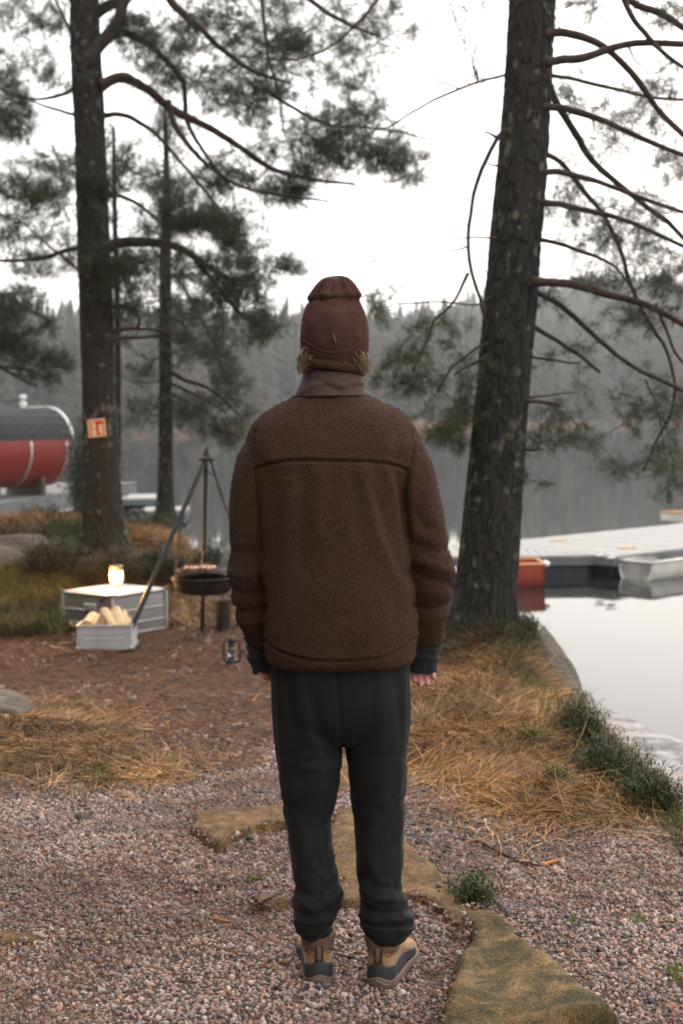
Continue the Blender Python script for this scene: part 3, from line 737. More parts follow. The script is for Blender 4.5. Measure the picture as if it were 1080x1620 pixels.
# ------------------------------------------------------------------ far wooded shore
def conifers(name, spots, label, seg=7, tiers=8, pal=((.024, .032, .02), (.024, .032, .02), (.024, .032, .02), (.045, .036, .024))):
    V = []; Fc = []; C = []; n0 = 0
    for x, y, z, H, Rd in spots:
        vs = []; fs = []
        lean = R.normal(0, .01, 2)
        for t in range(tiers):
            a0 = R.uniform(0, 6.28)
            zt = H * (.08 + .92 * (t + 1.25) / tiers); zb = H * (.06 + .9 * t / tiers)
            rr = Rd * (1 - .93 * t / tiers) * R.uniform(.8, 1.2)
            b = len(vs)
            vs.append((lean[0] * zt, lean[1] * zt, min(zt, H)))
            for k in range(seg):
                a = a0 + 6.283 * k / seg; q = rr * R.uniform(.55, 1.25)
                vs.append((q * math.cos(a), q * math.sin(a), zb + R.uniform(-.05, .02) * H))
            for k in range(seg): fs.append((b, b + 1 + k, b + 1 + (k + 1) % seg))
        vs = np.array(vs) + [x, y, z]
        V.append(vs); Fc.append(np.array(fs) + n0); n0 += len(vs)
        C.append(np.repeat((np.array(pal[R.randint(len(pal))]) * R.uniform(.7, 1.3))[None], len(vs), 0))
    return props(mesh(name, np.concatenate(V), np.concatenate(Fc), MT['far'], smooth=False, col=np.concatenate(C)), label, kind='stuff')
def forest():
    xs = []
    for row in range(26):
        for i in range(170 if row < 3 else 190):
            x = R.uniform(-95 - row * 2.5, 110 + row * 2.5); e = 3 + row * 12 + R.uniform(-6, 6)
            H = R.uniform(13, 18) * (1 + .2 * (R.rand() < .12))
            if row == 0: H *= R.uniform(.45, .9)
            y = 222 + .5 * x + 6 * math.sin(x * .05) + e
            xs.append((x, y, float(gh(x, y, False)), H, H * R.uniform(.13, .2)))
    conifers('far_forest', xs, 'misty spruce forest covering the far side of the lake')
    xs = []  # added conifers out of view behind the camera, blocking low sky for contrast
    for i in range(230):
        x, y = R.uniform(-26, 0.5), R.uniform(-26, 14)
        if y > -4.5 and x > -9.5: continue
        if x > -.5 - 0 and y > -5: continue
        H = R.uniform(11, 18); xs.append((x, y, -.1, H, H * R.uniform(.13, .19)))
    conifers('wood', xs, 'added unseen pine and spruce wood behind the camera, blocking low sky light', seg=15, tiers=26)
    # reed and boulder strip along the far waterline
    n = 26000
    x = R.uniform(-90, 100, n); k = fbm(x * .06, x * 0, s=4) + .25 * fbm(x * .6, x * 0, s=6); k = k > .30; x = x[k]; n = len(x)
    ys = 222 + .5 * x + 6 * np.sin(x * .05) + R.uniform(-2.5, 1.2, n)
    p = np.stack([x, ys, np.full(n, WATER - .05)], 1)
    h = R.uniform(.5, 1.5, n) * (.5 + fbm(x * .15, x * 0, s=8))
    blades('reeds', p, R.uniform(0, 6.28, n), h, R.uniform(0, .4, n), np.full(n, .1), R.uniform(.06, .16, n), pick(((.42, .24, .17), (.34, .20, .13), (.5, .33, .24), (.25, .16, .11)), n), 'pale russet reeds along the far waterline', seg=1, zmin=False)
forest()

# ------------------------------------------------------------------ pines
def trunk_mesh(root, pts, rad, nt, nl, amp, name='trunk', flare=True, tint=None, cs=1.0):
    """pts world polyline, rad per point; bark plates displaced for real"""
    q = smoothline(np.hstack([pts, np.array(rad)[:, None]]), nl)
    c = q[:, :3]; r = q[:, 3]
    u, v = frames(c)
    a = np.arange(nt) * 2 * math.pi / nt
    s_ = np.concatenate([[0], np.cumsum(np.linalg.norm(np.diff(c, axis=0), axis=1))])
    A, S = np.meshgrid(a, s_); Rr = r[:, None] * np.ones_like(A)
    # periodic noise through the cylinder surface
    k = 26 * cs
    wx = Rr * np.cos(A); wy = Rr * np.sin(A)
    w1 = fbm(wx * k, wy * k, S * k * .30, s=2, o=3)
    ridge = 1 - np.abs(2 * w1 - 1) * 2.6
    crack = ss(.35, .95, ridge)
    fine = fbm(wx * k * 3.4, wy * k * 3.4, S * k * 1.5, s=5, o=3) - .5
    disp = -amp * crack + amp * .9 * fine
    disp += r[:, None] * .10 * (fbm(wx * 3, wy * 3, S * 1.2, s=9, o=2) - .5)
    if flare:
        lob = 1 + .35 * np.sin(A * 3 + 1) + .25 * np.sin(A * 5 + 2.2)
        disp += Rr * .42 * lob * np.exp(-S / .22)
    Rf = Rr + disp
    V = c[:, None] + u[:, None] * (np.cos(A) * Rf)[..., None] + v[:, None] * (np.sin(A) * Rf)[..., None]
    ids = np.arange(nl * nt).reshape(nl, nt)
    F = np.stack([ids[:-1].ravel(), np.roll(ids, -1, 1)[:-1].ravel(), np.roll(ids, -1, 1)[1:].ravel(), ids[1:].ravel()], 1)
    base = np.ones((nl, nt, 3)) * (1.05 - .5 * crack)[..., None]
    hgt = S / S.max()
    red = ss(.38, .9, hgt + (w1 - .5) * .5) if tint is None else np.full_like(S, tint)
    base = base * (1 + red[..., None] * (np.array([1.35, .72, .55]) - 1))
    grn = ss(.5, .7, fbm(wx * 5, wy * 5, S * 1.1, s=40, o=3)) * (1 - ss(.1, .5, hgt))
    base = base * (1 + grn[..., None] * (np.array([.85, 1.15, .55]) - 1))
    lich = ss(.675, .71, fbm(wx * 17, wy * 17, S * 14, s=60, o=2))
    base = base * (1 - lich[..., None]) + np.array([5.0, 5.2, 4.8]) * lich[..., None] * (1 - crack[..., None] * .6)
    return mesh(name, V.reshape(-1, 3), F, MT['bark'], root, col=base.reshape(-1, 3))

class Skel:
    def __init__(s): s.p = []; s.t = []
    def addline(s, pts):
        for p in pts: s.p.append(np.array(p, float))
def grow(skel, att, step=.22, sag=.06):
    """connects every attractor to the nearest wood with a thin bent twig; returns the twigs"""
    nodes = [p for p in skel.p]
    att = [a for a in att]
    kd = kdtree.KDTree(len(nodes))
    for i, p in enumerate(nodes): kd.insert(V3(p), i)
    kd.balance()
    att.sort(key=lambda a: kd.find(V3(a))[2])
    twigs = []; pend = []
    for n_, a in enumerate(att):
        if n_ % 35 == 0 and n_:
            kd = kdtree.KDTree(len(nodes))
            for i, p in enumerate(nodes): kd.insert(V3(p), i)
            kd.balance()
        _, i, d = kd.find(V3(a))
        b = nodes[i]; 
        if d < 1e-3: continue
        m = max(3, int(d / .12) + 2)
        t = np.linspace(0, 1, m)[:, None]
        off = R.normal(0, .10 * d, 3); off[2] += sag * d * R.uniform(-1, 1.5)
        pts = b * (1 - t) + a * t + np.sin(t * math.pi) * off + np.sin(t * 2 * math.pi) * R.normal(0, .05 * d, 3)
        twigs.append(pts)
        for k in range(1, m): nodes.append(pts[k])
    return twigs
def needles(root, twigs, nsh, nn, L, wd, pal, name='crown', shl=.11, frac=.5, up=.25):
    B = []; D = []
    for pts in twigs:
        tip = pts[-1]; d = pts[-1] - pts[-2]; d /= np.linalg.norm(d) + 1e-9
        ln = np.linalg.norm(pts[-1] - pts[0])
        for s_ in range(nsh):
            t = 1 if s_ == 0 else R.uniform(1 - frac, 1)
            k = t * (len(pts) - 1); i = min(int(k), len(pts) - 2); b = pts[i] * (1 - (k - i)) + pts[i + 1] * (k - i)
            e = d + R.normal(0, .55, 3) * (0.3 if s_ == 0 else 1); e[2] += up; e /= np.linalg.norm(e)
            B.append(b); D.append(e)
    B = np.array(B); D = np.array(D); m = len(B)
    # shoots as thin sticks
    ln = shl * R.uniform(.6, 1.3, m)
    Bn = np.repeat(B, nn, 0); Dn = np.repeat(D, nn, 0); t = R.uniform(.15, 1.05, m * nn)[:, None] * np.repeat(ln, nn)[:, None]
    rad = R.normal(0, 1, (m * nn, 3)); rad -= Dn * (rad * Dn).sum(1)[:, None]; rad /= np.linalg.norm(rad, axis=1)[:, None]
    dirn = Dn * R.uniform(.3, .9, (m * nn, 1)) + rad * .8; dirn /= np.linalg.norm(dirn, axis=1)[:, None]
    s0 = Bn + Dn * t; s1 = s0 + dirn * (L * R.uniform(.7, 1.2, (m * nn, 1)))
    sd_ = np.cross(dirn, R.normal(0, 1, (m * nn, 3))); sd_ /= np.linalg.norm(sd_, axis=1)[:, None]
    V = np.stack([s0 - sd_ * wd / 2, s0 + sd_ * wd / 2, s1], 1).reshape(-1, 3)
    F = np.arange(len(V)).reshape(-1, 3)
    tone = R.uniform(.6, 1.35, m)
    c = np.array(pal)[R.randint(0, len(pal), m)] * tone[:, None]
    c = np.repeat(c, nn, 0) * R.uniform(.8, 1.2, (m * nn, 1))
    mesh(name, V, F, MT['needle'], root, smooth=False, col=np.repeat(c, 3, 0))['kind'] = 'stuff'
    # shoot wood
    V = np.stack([B - .0025 * np.array([1, 0, 0]), B + .0025 * np.array([1, 0, 0]), B + D * ln[:, None]], 1).reshape(-1, 3)
    return V
def twig_mesh(root, twigs, r0=.005, r1=.0018, extra=None, name='twigs'):
    Vs = []; Fs = []; n = 0
    for pts in twigs:
        m = len(pts); d = np.linalg.norm(pts[-1] - pts[0])
        v, f = tube(pts, np.linspace(min(r0 * 2.2, r0 * .5 + .006 * d), r1, m), 3, False)
        Vs.append(v); Fs.append(np.array(f) + n); n += len(v)
    V = np.concatenate(Vs); F = np.concatenate(Fs)
    mesh(name, V, F, MT['branch_bark_plain'], root)['kind'] = 'stuff'
def bough(root, pts, r0, r1, sk, jit=.016, red=0, n=None, name='branch'):
    """pts (x,y,z) world; bumpy tapered limb with little stubs"""
    pts = np.asarray(pts, float)
    L = np.linalg.norm(np.diff(pts, axis=0), axis=1).sum()
    m = n or max(8, int(L / .05))
    q = smoothline(pts, m)
    t = np.linspace(0, 1, m)
    for k in range(3): q[:, k] += (fbm(t * L * 3, t * 0 + k * 9.1, t * 0 + pts[0][0], s=70) - .5) * jit * 4 * np.minimum(1, t * 6)
    r = (r0 * (1 - t) + r1 * t) * (1 + .25 * (fbm(t * L * 14, t * 0 + 3, s=71) - .5)) + r0 * .35 * np.exp(-t * L / .06)
    mb = MB(); mb.tube(q, r, 8)
    for i in range(int(L / .22)):
        k = R.randint(2, m - 1); d = R.normal(0, 1, 3); d /= np.linalg.norm(d)
        mb.tube([q[k], q[k] + d * (r[k] + R.uniform(.01, .05))], [r[k] * .35, r[k] * .15], 5)
    v = np.concatenate(mb.v)
    tone = fbm(v[:, 0] * 9, v[:, 1] * 9, v[:, 2] * 9, s=33)[:, None]
    c = np.ones((len(v), 3)) * (.7 + .6 * tone) * (1 + red * (np.array([1.35, .9, .72]) - 1))
    o = mesh(name, v, mb.f, MT['branch_bark'], root, col=c)
    sk.addline(q[m // 8:])
    return q
def blob_pts(blobs, thr=.435, sc=2.6, mul=2.0):
    out = []
    for cx, cy, rx, ry, Yd, dY, n in blobs:
        n = int(n * mul); c = P(cx, cy, Yd); s_ = Yd / FPX
        p = R.normal(0, 1, (n * 3, 3)); p /= np.linalg.norm(p, axis=1)[:, None]; p *= (R.rand(n * 3, 1) ** .5) * np.where(R.rand(n * 3, 1) < .15, 1.4, 1)
        p = p * [rx * s_, dY, ry * s_] + c
        k = fbm(p[:, 0] * sc * .8, p[:, 1] * sc * .8, p[:, 2] * sc * 2.4, s=55, o=2) > thr
        out.append(p[k][:n])
    return list(np.concatenate(out))
def pl(Yd, *pts): return np.array([P(a, b, Yd + (c[0] if c else 0)) for a, b, *c in pts])
PG = ((.034, .050, .018), (.044, .062, .02), (.026, .040, .018), (.055, .07, .024), (.04, .045, .022))

# --- the big left pine
r1_ = thing('pine_tree', 'big dark pine on the left with a small red sign on its trunk', 'pine tree', P(163, 868, 14))
tp = pl(14, (165, 888), (162, 800), (158, 650), (153, 500), (147, 350), (142, 200), (135, 60), (131, -60)); 
tp = np.vstack([tp, tp[-1] + [-.05, 0, 1.0], tp[-1] + [-.1, .1, 3.2]])
trunk_mesh(r1_, tp, [.215, .19, .17, .165, .155, .148, .145, .13, .10, .03], 120, 620, .012, tint=.1)
sk = Skel()
B = [  # (depth, points, r0, r1, red)
    (13.9, [(160, 135), (195, 122), (235, 140), (275, 172), (330, 200), (380, 232), (430, 265), (490, 282), (560, 292, .4)], .055, .012, .8),
    (14.2, [(160, 68), (195, 52), (230, 65), (265, 95), (290, 130), (295, 190), (330, 250), (370, 300)], .045, .012, .6),
    (13.9, [(136, 100), (165, 62), (188, 35), (200, 0), (215, -40)], .07, .05, 0),
    (14.1, [(163, 183), (195, 182), (235, 200), (265, 228), (300, 270), (340, 320), (360, 345)], .026, .009, .2),
    (13.7, [(265, 160), (280, 200), (310, 240), (340, 270), (375, 290), (440, 308), (520, 318)], .03, .008, 0),
    (13.8, [(165, 395), (190, 384), (240, 382), (290, 393), (330, 420), (370, 440), (410, 425)], .06, .012, .6),
    (13.9, [(240, 385), (300, 400), (360, 470), (400, 510), (430, 515)], .03, .01, .1),
    (14.1, [(165, 310), (195, 312), (230, 330), (255, 350)], .025, .01, .7),
    (14, [(255, -20), (280, 10), (320, 45), (355, 80), (400, 110), (460, 130)], .045, .012, .9),
    (14.3, [(410, -30), (420, 30), (425, 90), (440, 150), (448, 215)], .02, .008, .3),
    (13.6, [(605, -10), (560, 40), (520, 75), (470, 95), (430, 95)], .016, .006, .2),
    (14.1, [(138, 30), (180, 5), (205, -8), (240, -20)], .06, .04, 0),
    (14.1, [(140, 120), (110, 145), (75, 155), (40, 155), (0, 140)], .022, .007, .1),
    (13.9, [(140, 185), (110, 180), (75, 168), (35, 150)], .02, .007, .1),
    (13.9, [(145, 390), (110, 395), (60, 410), (0, 412), (-60, 400)], .026, .01, .1),
    (13.6, [(140, 440), (110, 415), (70, 380), (30, 345)], .016, .006, .1),
    (14.0, [(140, 90), (115, 60), (100, 20), (80, -20)], .02, .01, .1),
    (14.0, [(172, 485), (190, 484), (212, 490), (220, 505), (218, 520)], .02, .014, .8),
    (14.0, [(178, 525), (215, 520), (260, 523), (285, 527)], .018, .008, 0),
    (14.0, [(178, 540), (200, 535), (240, 532), (262, 528)], .022, .010, 0),
    (13.9, [(150, -20), (300, -60), (420, -50), (520, 20), (600, 60)], .05, .012, .4),
    (13.9, [(430, 150), (500, 190), (560, 200), (640, 210), (690, 225)], .018, .006, .3),
]
for Yd, pts, a, b, red in B: bough(r1_, pl(Yd, *pts), a, b, sk, red=red)
blobs = [(240, 110, 60, 40, 14, .6, 22), (210, 30, 40, 40, 14.2, .5, 20), (400, 60, 150, 60, 14.4, .7, 50), (330, 30, 110, 50, 14, .7, 60), (460, 60, 120, 60, 14, .8, 90), (420, 150, 110, 50, 14, .7, 95), (520, 235, 130, 45, 14, .8, 130), (620, 265, 55, 40, 14.2, .5, 50),
         (560, 150, 70, 70, 14.3, .5, 50), (590, 40, 70, 45, 14.3, .5, 35), (290, 150, 60, 45, 14, .5, 30), (345, 285, 60, 40, 14, .5, 40), (480, 300, 110, 22, 14, .5, 50),
         (320, 365, 80, 45, 13.8, .6, 95), (375, 430, 60, 55, 13.8, .6, 85), (250, 350, 60, 40, 13.8, .5, 45), (405, 510, 38, 35, 13.8, .4, 36), (450, 425, 45, 14, 13.8, .4, 16), (330, 470, 60, 30, 13.9, .5, 26),
         (55, 320, 75, 60, 13.9, .8, 80), (60, 395, 75, 40, 13.9, .8, 55), (75, 270, 60, 30, 13.9, .6, 26), (60, 30, 75, 45, 14, .8, 45), (95, 120, 55, 30, 14, .6, 18), (20, 90, 50, 40, 14, .6, 16),
         (165, 320, 32, 48, 13.7, .3, 46), (165, 430, 38, 42, 13.7, .3, 44), (215, 410, 55, 30, 13.8, .5, 34), (200, 490, 50, 30, 13.9, .4, 22), (240, 60, 60, 50, 14.2, .6, 30), (200, 260, 30, 30, 13.8, .4, 8)]
tw = grow(sk, blob_pts(blobs))
twig_mesh(r1_, tw); needles(r1_, tw, 8, 18, .055, .0031, PG, shl=.13, frac=.9)
# crown above the picture
sk2 = Skel(); top = tp[-3]
for a in np.linspace(0, 6.28, 7)[:-1]:
    bough(r1_, [top + [0, 0, a * .2], top + [math.cos(a) * .8, math.sin(a) * .8, .6 + a * .2], top + [math.cos(a) * 1.9, math.sin(a) * 1.9, .9 + a * .2]], .035, .01, sk2)
at = [top + np.array([math.cos(a) * r_, math.sin(a) * r_, R.uniform(.3, 2.6)]) for a, r_ in zip(R.uniform(0, 6.28, 130), R.uniform(.5, 2.2, 130))]
tw = grow(sk2, at); twig_mesh(r1_, tw, name='upper_twigs'); needles(r1_, tw, 4, 14, .06, .006, PG, shl=.15, name='upper_crown')

# --- the thin pine behind it
r2_ = thing('pine_tree', 'slender pine standing on the shore mound right of the big left pine', 'pine tree', P(261, 815, 17.5))
tp = pl(17.5, (261, 822), (262, 700), (262, 560), (262, 400), (264, 300), (262, 200), (262, 160))
trunk_mesh(r2_, tp, [.10, .088, .08, .07, .045, .025, .01], 48, 300, .007, tint=.05, cs=1.5)
sk = Skel()
for Yd, pts, a, b, red in [(17.4, [(264, 585), (290, 600), (325, 610), (355, 630), (380, 655)], .03, .012, .8), (17.5, [(264, 605), (300, 620), (340, 640), (362, 655)], .02, .008, .5),
                           (17.5, [(264, 620), (295, 635), (330, 655)], .018, .007, .3), (17.6, [(262, 600), (235, 605), (200, 600)], .014, .006, .5), (17.6, [(262, 560), (240, 570), (225, 560)], .012, .006, .1),
                           (17.4, [(262, 430), (290, 450), (330, 520), (352, 580)], .02, .007, .1), (17.6, [(262, 500), (300, 515), (345, 500)], .012, .005, .1), (17.6, [(262, 340), (290, 345), (310, 360)], .014, .006, .1),
                           (17.6, [(262, 470), (235, 480), (205, 470)], .012, .005, .1), (17.6, [(262, 270), (240, 280), (215, 275)], .01, .005, 0), (17.6, [(262, 640), (240, 650), (220, 690)], .01, .005, 0)]:
    bough(r2_, pl(Yd, *pts), a, b, sk, red=red)
blobs = [(265, 210, 26, 40, 17.5, .4, 26), (272, 285, 50, 40, 17.5, .6, 50), (285, 350, 55, 35, 17.5, .6, 46), (290, 440, 60, 50, 17.5, .7, 60), (300, 530, 60, 55, 17.5, .7, 80), (350, 560, 25, 55, 17.5, .4, 34),
         (365, 610, 35, 22, 17.5, .4, 24), (345, 660, 55, 30, 17.5, .6, 48), (290, 640, 40, 25, 17.5, .5, 24), (225, 655, 35, 22, 17.6, .4, 14), (225, 560, 35, 60, 17.6, .5, 22), (215, 470, 30, 30, 17.6, .4, 14), (225, 290, 30, 30, 17.6, .4, 14), (370, 690, 35, 14, 17.4, .3, 14)]
tw = grow(sk, blob_pts(blobs)); twig_mesh(r2_, tw); needles(r2_, tw, 7, 16, .058, .0038, PG, shl=.15, frac=.8)

# --- red stemmed pine peeping out from behind the big one
r3_ = thing('pine_tree', 'thin red barked pine half hidden behind the big left pine', 'pine tree', P(188, 800, 19))
tp = pl(19, (186, 818), (187, 700), (187, 560), (185, 450), (182, 350), (180, 200))
trunk_mesh(r3_, tp, [.05, .045, .042, .04, .035, .02], 24, 150, .004, tint=1.0, cs=2)
sk = Skel(); bough(r3_, pl(19, (186, 440), (200, 430), (215, 440)), .015, .006, sk); bough(r3_, pl(19, (184, 300), (160, 290), (140, 300)), .015, .006, sk)
tw = grow(sk, blob_pts([(180, 260, 40, 60, 19, .6, 40), (205, 430, 25, 20, 19, .4, 12)])); twig_mesh(r3_, tw); needles(r3_, tw, 5, 16, .06, .005, PG)

# --- pine outside the left edge, its boughs reach in
r4_ = thing('pine_tree', 'pine at the left picture edge whose green boughs reach in above the sauna', 'pine tree', P(-120, 900, 16))
tp = pl(16, (-118, 870), (-120, 600), (-120, 300), (-120, 0)); tp[0][2] = gh(tp[0][0], 16) - .05
trunk_mesh(r4_, tp, [.16, .14, .13, .11], 40, 200, .01, tint=.2)
sk = Skel()
for pts in [[(-118, 200), (-60, 180), (0, 175), (35, 190)], [(-118, 480), (-60, 450), (0, 465), (50, 490), (80, 510)], [(-118, 560), (-40, 560), (20, 590), (60, 612)], [(-118, 600), (-50, 590), (20, 580), (60, 590)]]:
    bough(r4_, pl(16, *pts), .035, .008, sk)
blobs = [(15, 185, 38, 42, 16, .5, 60), (15, 150, 30, 20, 16, .4, 16), (20, 475, 50, 38, 16, .5, 56), (15, 545, 50, 40, 16, .5, 46), (65, 580, 50, 26, 16, .5, 40), (65, 515, 25, 20, 16, .4, 12)]
tw = grow(sk, blob_pts(blobs)); twig_mesh(r4_, tw); needles(r4_, tw, 7, 18, .058, .0036, PG, shl=.15, frac=.8)

# --- the large right pine
r5_ = thing('pine_tree', 'large lichen spotted pine leaning on the right bank with many bare boughs', 'pine tree', P(762, 1015, 9.5))
tp = pl(9.5, (756, 1040), (764, 960), (775, 840), (788, 700), (800, 560), (812, 420), (824, 280), (834, 140), (841, 0), (846, -90))
tp = np.vstack([tp, tp[-1] + [.15, 0, .9], tp[-1] + [.3, 0, 2.6]])
trunk_mesh(r5_, tp, [.225, .205, .195, .185, .178, .172, .165, .155, .15, .145, .12, .04], 190, 900, .012)
sk = Skel()
B = [(9.4, [(862, 55), (880, 50), (910, 56), (955, 78), (1005, 125), (1040, 175), (1085, 220)], .036, .022, .7), (9.3, [(862, 98), (885, 93), (930, 90), (1000, 72), (1090, 70)], .036, .026, .2),
     (9.6, [(860, 117), (900, 123), (960, 140), (1020, 155), (1090, 158)], .017, .012, .1), (9.4, [(855, 168), (890, 170), (940, 188), (1000, 215), (1090, 250)], .03, .02, .3),
     (9.7, [(865, 130), (885, 175), (915, 225), (940, 262), (985, 298), (1035, 338), (1060, 356), (1095, 392)], .032, .018, .3), (9.4, [(852, 272), (880, 270), (930, 285), (985, 305), (1090, 340)], .026, .016, .3),
     (9.6, [(855, 240), (885, 256), (915, 296), (950, 338), (978, 390), (992, 440), (1008, 480), (1038, 530), (1055, 562), (1066, 612), (1060, 655), (1040, 692), (1018, 745)], .022, .009, .5),
     (9.4, [(848, 318), (885, 322), (950, 340), (1010, 360), (1090, 395)], .026, .016, 0), (9.5, [(845, 378), (870, 380), (905, 392), (945, 408), (975, 428), (1000, 460)], .019, .009, 0),
     (9.3, [(842, 446), (880, 445), (920, 452), (960, 468), (1010, 482), (1050, 498), (1090, 520)], .034, .024, .6), (9.5, [(840, 458), (875, 475), (905, 500), (940, 535), (980, 568), (1020, 592), (1090, 622)], .024, .015, 0),
     (9.5, [(836, 512), (860, 525), (890, 545), (915, 562), (948, 592)], .02, .013, 0), (9.6, [(832, 563), (870, 566), (905, 573), (916, 570)], .010, .006, 0),
     (9.4, [(825, 632), (850, 632), (880, 638)], .018, .014, 0), (9.5, [(825, 628), (870, 622), (910, 618)], .010, .005, 0), (9.5, [(820, 708), (840, 709), (852, 708)], .012, .009, 0),
     (9.5, [(808, 116), (790, 118), (745, 130), (700, 152), (660, 176), (620, 198), (585, 208), (545, 236)], .012, .005, .4),
     (9.4, [(800, 205), (782, 220), (768, 245), (754, 285), (744, 335), (738, 390), (742, 430), (755, 470), (766, 510)], .018, .013, .3),
     (9.4, [(786, 216), (775, 208), (764, 205)], .010, .006, .4), (9.4, [(800, 258), (785, 259), (769, 256)], .009, .006, .1), (9.4, [(785, 375), (760, 372), (730, 374), (701, 375)], .008, .004, .4), (9.3, [(738, 390), (715, 393), (695, 397)], .006, .003, .4),
     (9.3, [(740, 432), (722, 465), (700, 490), (684, 505), (678, 530), (668, 555), (652, 590)], .012, .006, .2), (9.4, [(780, 540), (755, 545), (735, 560), (712, 580), (690, 620)], .012, .006, .1),
     (9.4, [(775, 470), (745, 480), (700, 475), (640, 480), (610, 490)], .008, .004, .1), (9.4, [(775, 560), (740, 575), (715, 590)], .014, .007, 0),
     (9.2, [(980, -20), (995, 25), (1020, 60), (1050, 88), (1090, 115)], .024, .016, .2), (9.4, [(960, -30), (1005, 10), (1050, 28), (1100, 60)], .032, .025, .6),
     (9.5, [(860, -20), (880, -40), (930, -60)], .03, .02, .2), (9.5, [(1035, 480), (1050, 520), (1065, 560), (1090, 590)], .014, .010, .9), (9.5, [(990, 65), (1005, 100), (1030, 105)], .008, .004, 0),
     (9.6, [(1020, 600), (1040, 660), (1050, 720), (1060, 800)], .006, .003, 0)]
for Yd, pts, a, b, red in B: bough(r5_, pl(Yd, *pts), a * .84, b * .84, sk, red=red, jit=.014)
blobs = [(905, 150, 60, 40, 9.6, .4, 22), (990, 185, 70, 45, 9.6, .5, 40), (1040, 130, 50, 40, 9.5, .5, 24), (890, 320, 45, 40, 9.6, .4, 24), (945, 365, 60, 50, 9.6, .5, 46), (1030, 300, 60, 50, 9.5, .5, 34), (1000, 400, 60, 40, 9.6, .5, 46),
         (1050, 440, 50, 50, 9.5, .5, 50), (960, 440, 60, 25, 9.6, .4, 30), (1010, 500, 70, 30, 9.6, .4, 36), (885, 655, 45, 22, 9.5, .3, 16), (900, 690, 70, 25, 9.5, .4, 26), (1040, 650, 55, 70, 9.5, .4, 56), (985, 725, 60, 35, 9.5, .4, 34), (1055, 740, 40, 50, 9.5, .4, 34), (900, 560, 80, 40, 9.7, .4, 12), (960, 620, 60, 30, 9.6, .4, 10),
         (915, 15, 70, 20, 9.5, .4, 14), (725, 8, 50, 10, 9.6, .3, 8), (1055, 35, 35, 30, 9.4, .3, 20), (930, 250, 60, 40, 9.7, .4, 16), (1060, 240, 40, 50, 9.7, .4, 18),
         (625, 482, 50, 24, 9.4, .4, 24), (690, 510, 55, 40, 9.4, .4, 22), (650, 590, 45, 45, 9.3, .4, 44), (690, 640, 60, 55, 9.4, .4, 60), (735, 600, 40, 50, 9.4, .3, 26), (650, 550, 30, 40, 9.3, .3, 12), (720, 690, 40, 35, 9.4, .3, 22), (845, 760, 25, 20, 9.5, .2, 6), (850, 700, 20, 30, 9.5, .2, 8), (600, 600, 20, 14, 9.3, .2, 5), (610, 415, 40, 12, 9.4, .3, 4), (870, 480, 30, 30, 9.6, .3, 8)]
tw = grow(sk, blob_pts(blobs, .42, mul=1.25), sag=.2)
twig_mesh(r5_, tw, r0=.004); needles(r5_, tw, 7, 16, .046, .0021, ((.04, .055, .02), (.05, .068, .022), (.07, .088, .028), (.034, .042, .022)), shl=.085, up=.0)
sk2 = Skel(); top = tp[-3]
for a in np.linspace(0, 6.28, 7)[:-1]:
    bough(r5_, [top + [0, 0, a * .2], top + [math.cos(a) * .8, math.sin(a) * .8, .5 + a * .2], top + [math.cos(a) * 1.8, math.sin(a) * 1.8, .7 + a * .2]], .035, .01, sk2)
at = [top + np.array([math.cos(a) * r_, math.sin(a) * r_, R.uniform(.3, 2.4)]) for a, r_ in zip(R.uniform(0, 6.28, 110), R.uniform(.5, 2.0, 110))]
tw = grow(sk2, at); twig_mesh(r5_, tw, name='upper_twigs'); needles(r5_, tw, 4, 14, .06, .006, PG, shl=.15, name='upper_crown')

# ------------------------------------------------------------------ camp: chest, box, wood, lamps
def rotz(v, a):
    v = np.asarray(v, float); c, s = math.cos(a), math.sin(a)
    return np.stack([v[..., 0] * c - v[..., 1] * s, v[..., 0] * s + v[..., 1] * c, v[..., 2]], -1)
def shared(name, me_obj, locs, rots, parent):
    """further pieces sharing the first one's mesh data"""
    out = []
    for l, r_ in zip(locs, rots):
        o = me_obj.copy(); COL.objects.link(o); o.parent = parent; o.location = V3(l); o.rotation_euler = (0, 0, r_) if np.isscalar(r_) else r_
        out.append(o)
    return out
fc = hit(180, 1012)
ch = thing('storage_chest', 'large aluminium chest with raised ribs carrying the lit lamp', 'chest', fc)
A0 = math.radians(52)            # right hand side direction; the other side is at +90
W1, W2, HH = .62, .62, .345
def CP(a, b, z): return np.array([fc[0] + a * math.cos(A0) - b * math.sin(A0), fc[1] + a * math.sin(A0) + b * math.cos(A0), fc[2] + z])
MB().box(CP(W1 / 2, W2 / 2, HH / 2), (W1 - .01, W2 - .01, HH - .01), A0, .006).build('body', MT['alu'], ch)
lid = MB().box(CP(W1 / 2, W2 / 2, HH + .012), (W1 + .015, W2 + .015, .022), A0, .006).box(CP(W1 / 2, W2 / 2, HH + .0265), (W1 - .07, W2 - .07, .008), A0, .003).build('lid', MT['alu_light'], ch)
for z in (.11, .22):
    MB().box(CP(W1 / 2, -.002, z), (W1 - .04, .012, .016), A0, .004).build('rib', MT['alu_trim'], ch)
    MB().box(CP(-.002, W2 / 2, z), (.012, W2 - .04, .016), A0, .004).build('rib', MT['alu_trim'], ch)
for a, b in ((0, 0), (W1, 0), (0, W2), (W1, W2)):
    MB().box(CP(a, b, HH / 2), (.03, .03, HH), A0, .008).build('corner_post', MT['alu_trim'], ch)
    MB().box(CP(a, b, HH + .027), (.055, .055, .012), A0, .01).build('corner_cap', MT['plastic_dark'], ch)
MB().box(CP(W1 / 2, -.004, .018), (W1, .012, .03), A0, .004).build('base_rail', MT['alu_trim'], ch)
MB().box(CP(-.004, W2 / 2, .018), (.012, W2, .03), A0, .004).build('base_rail', MT['alu_trim'], ch)
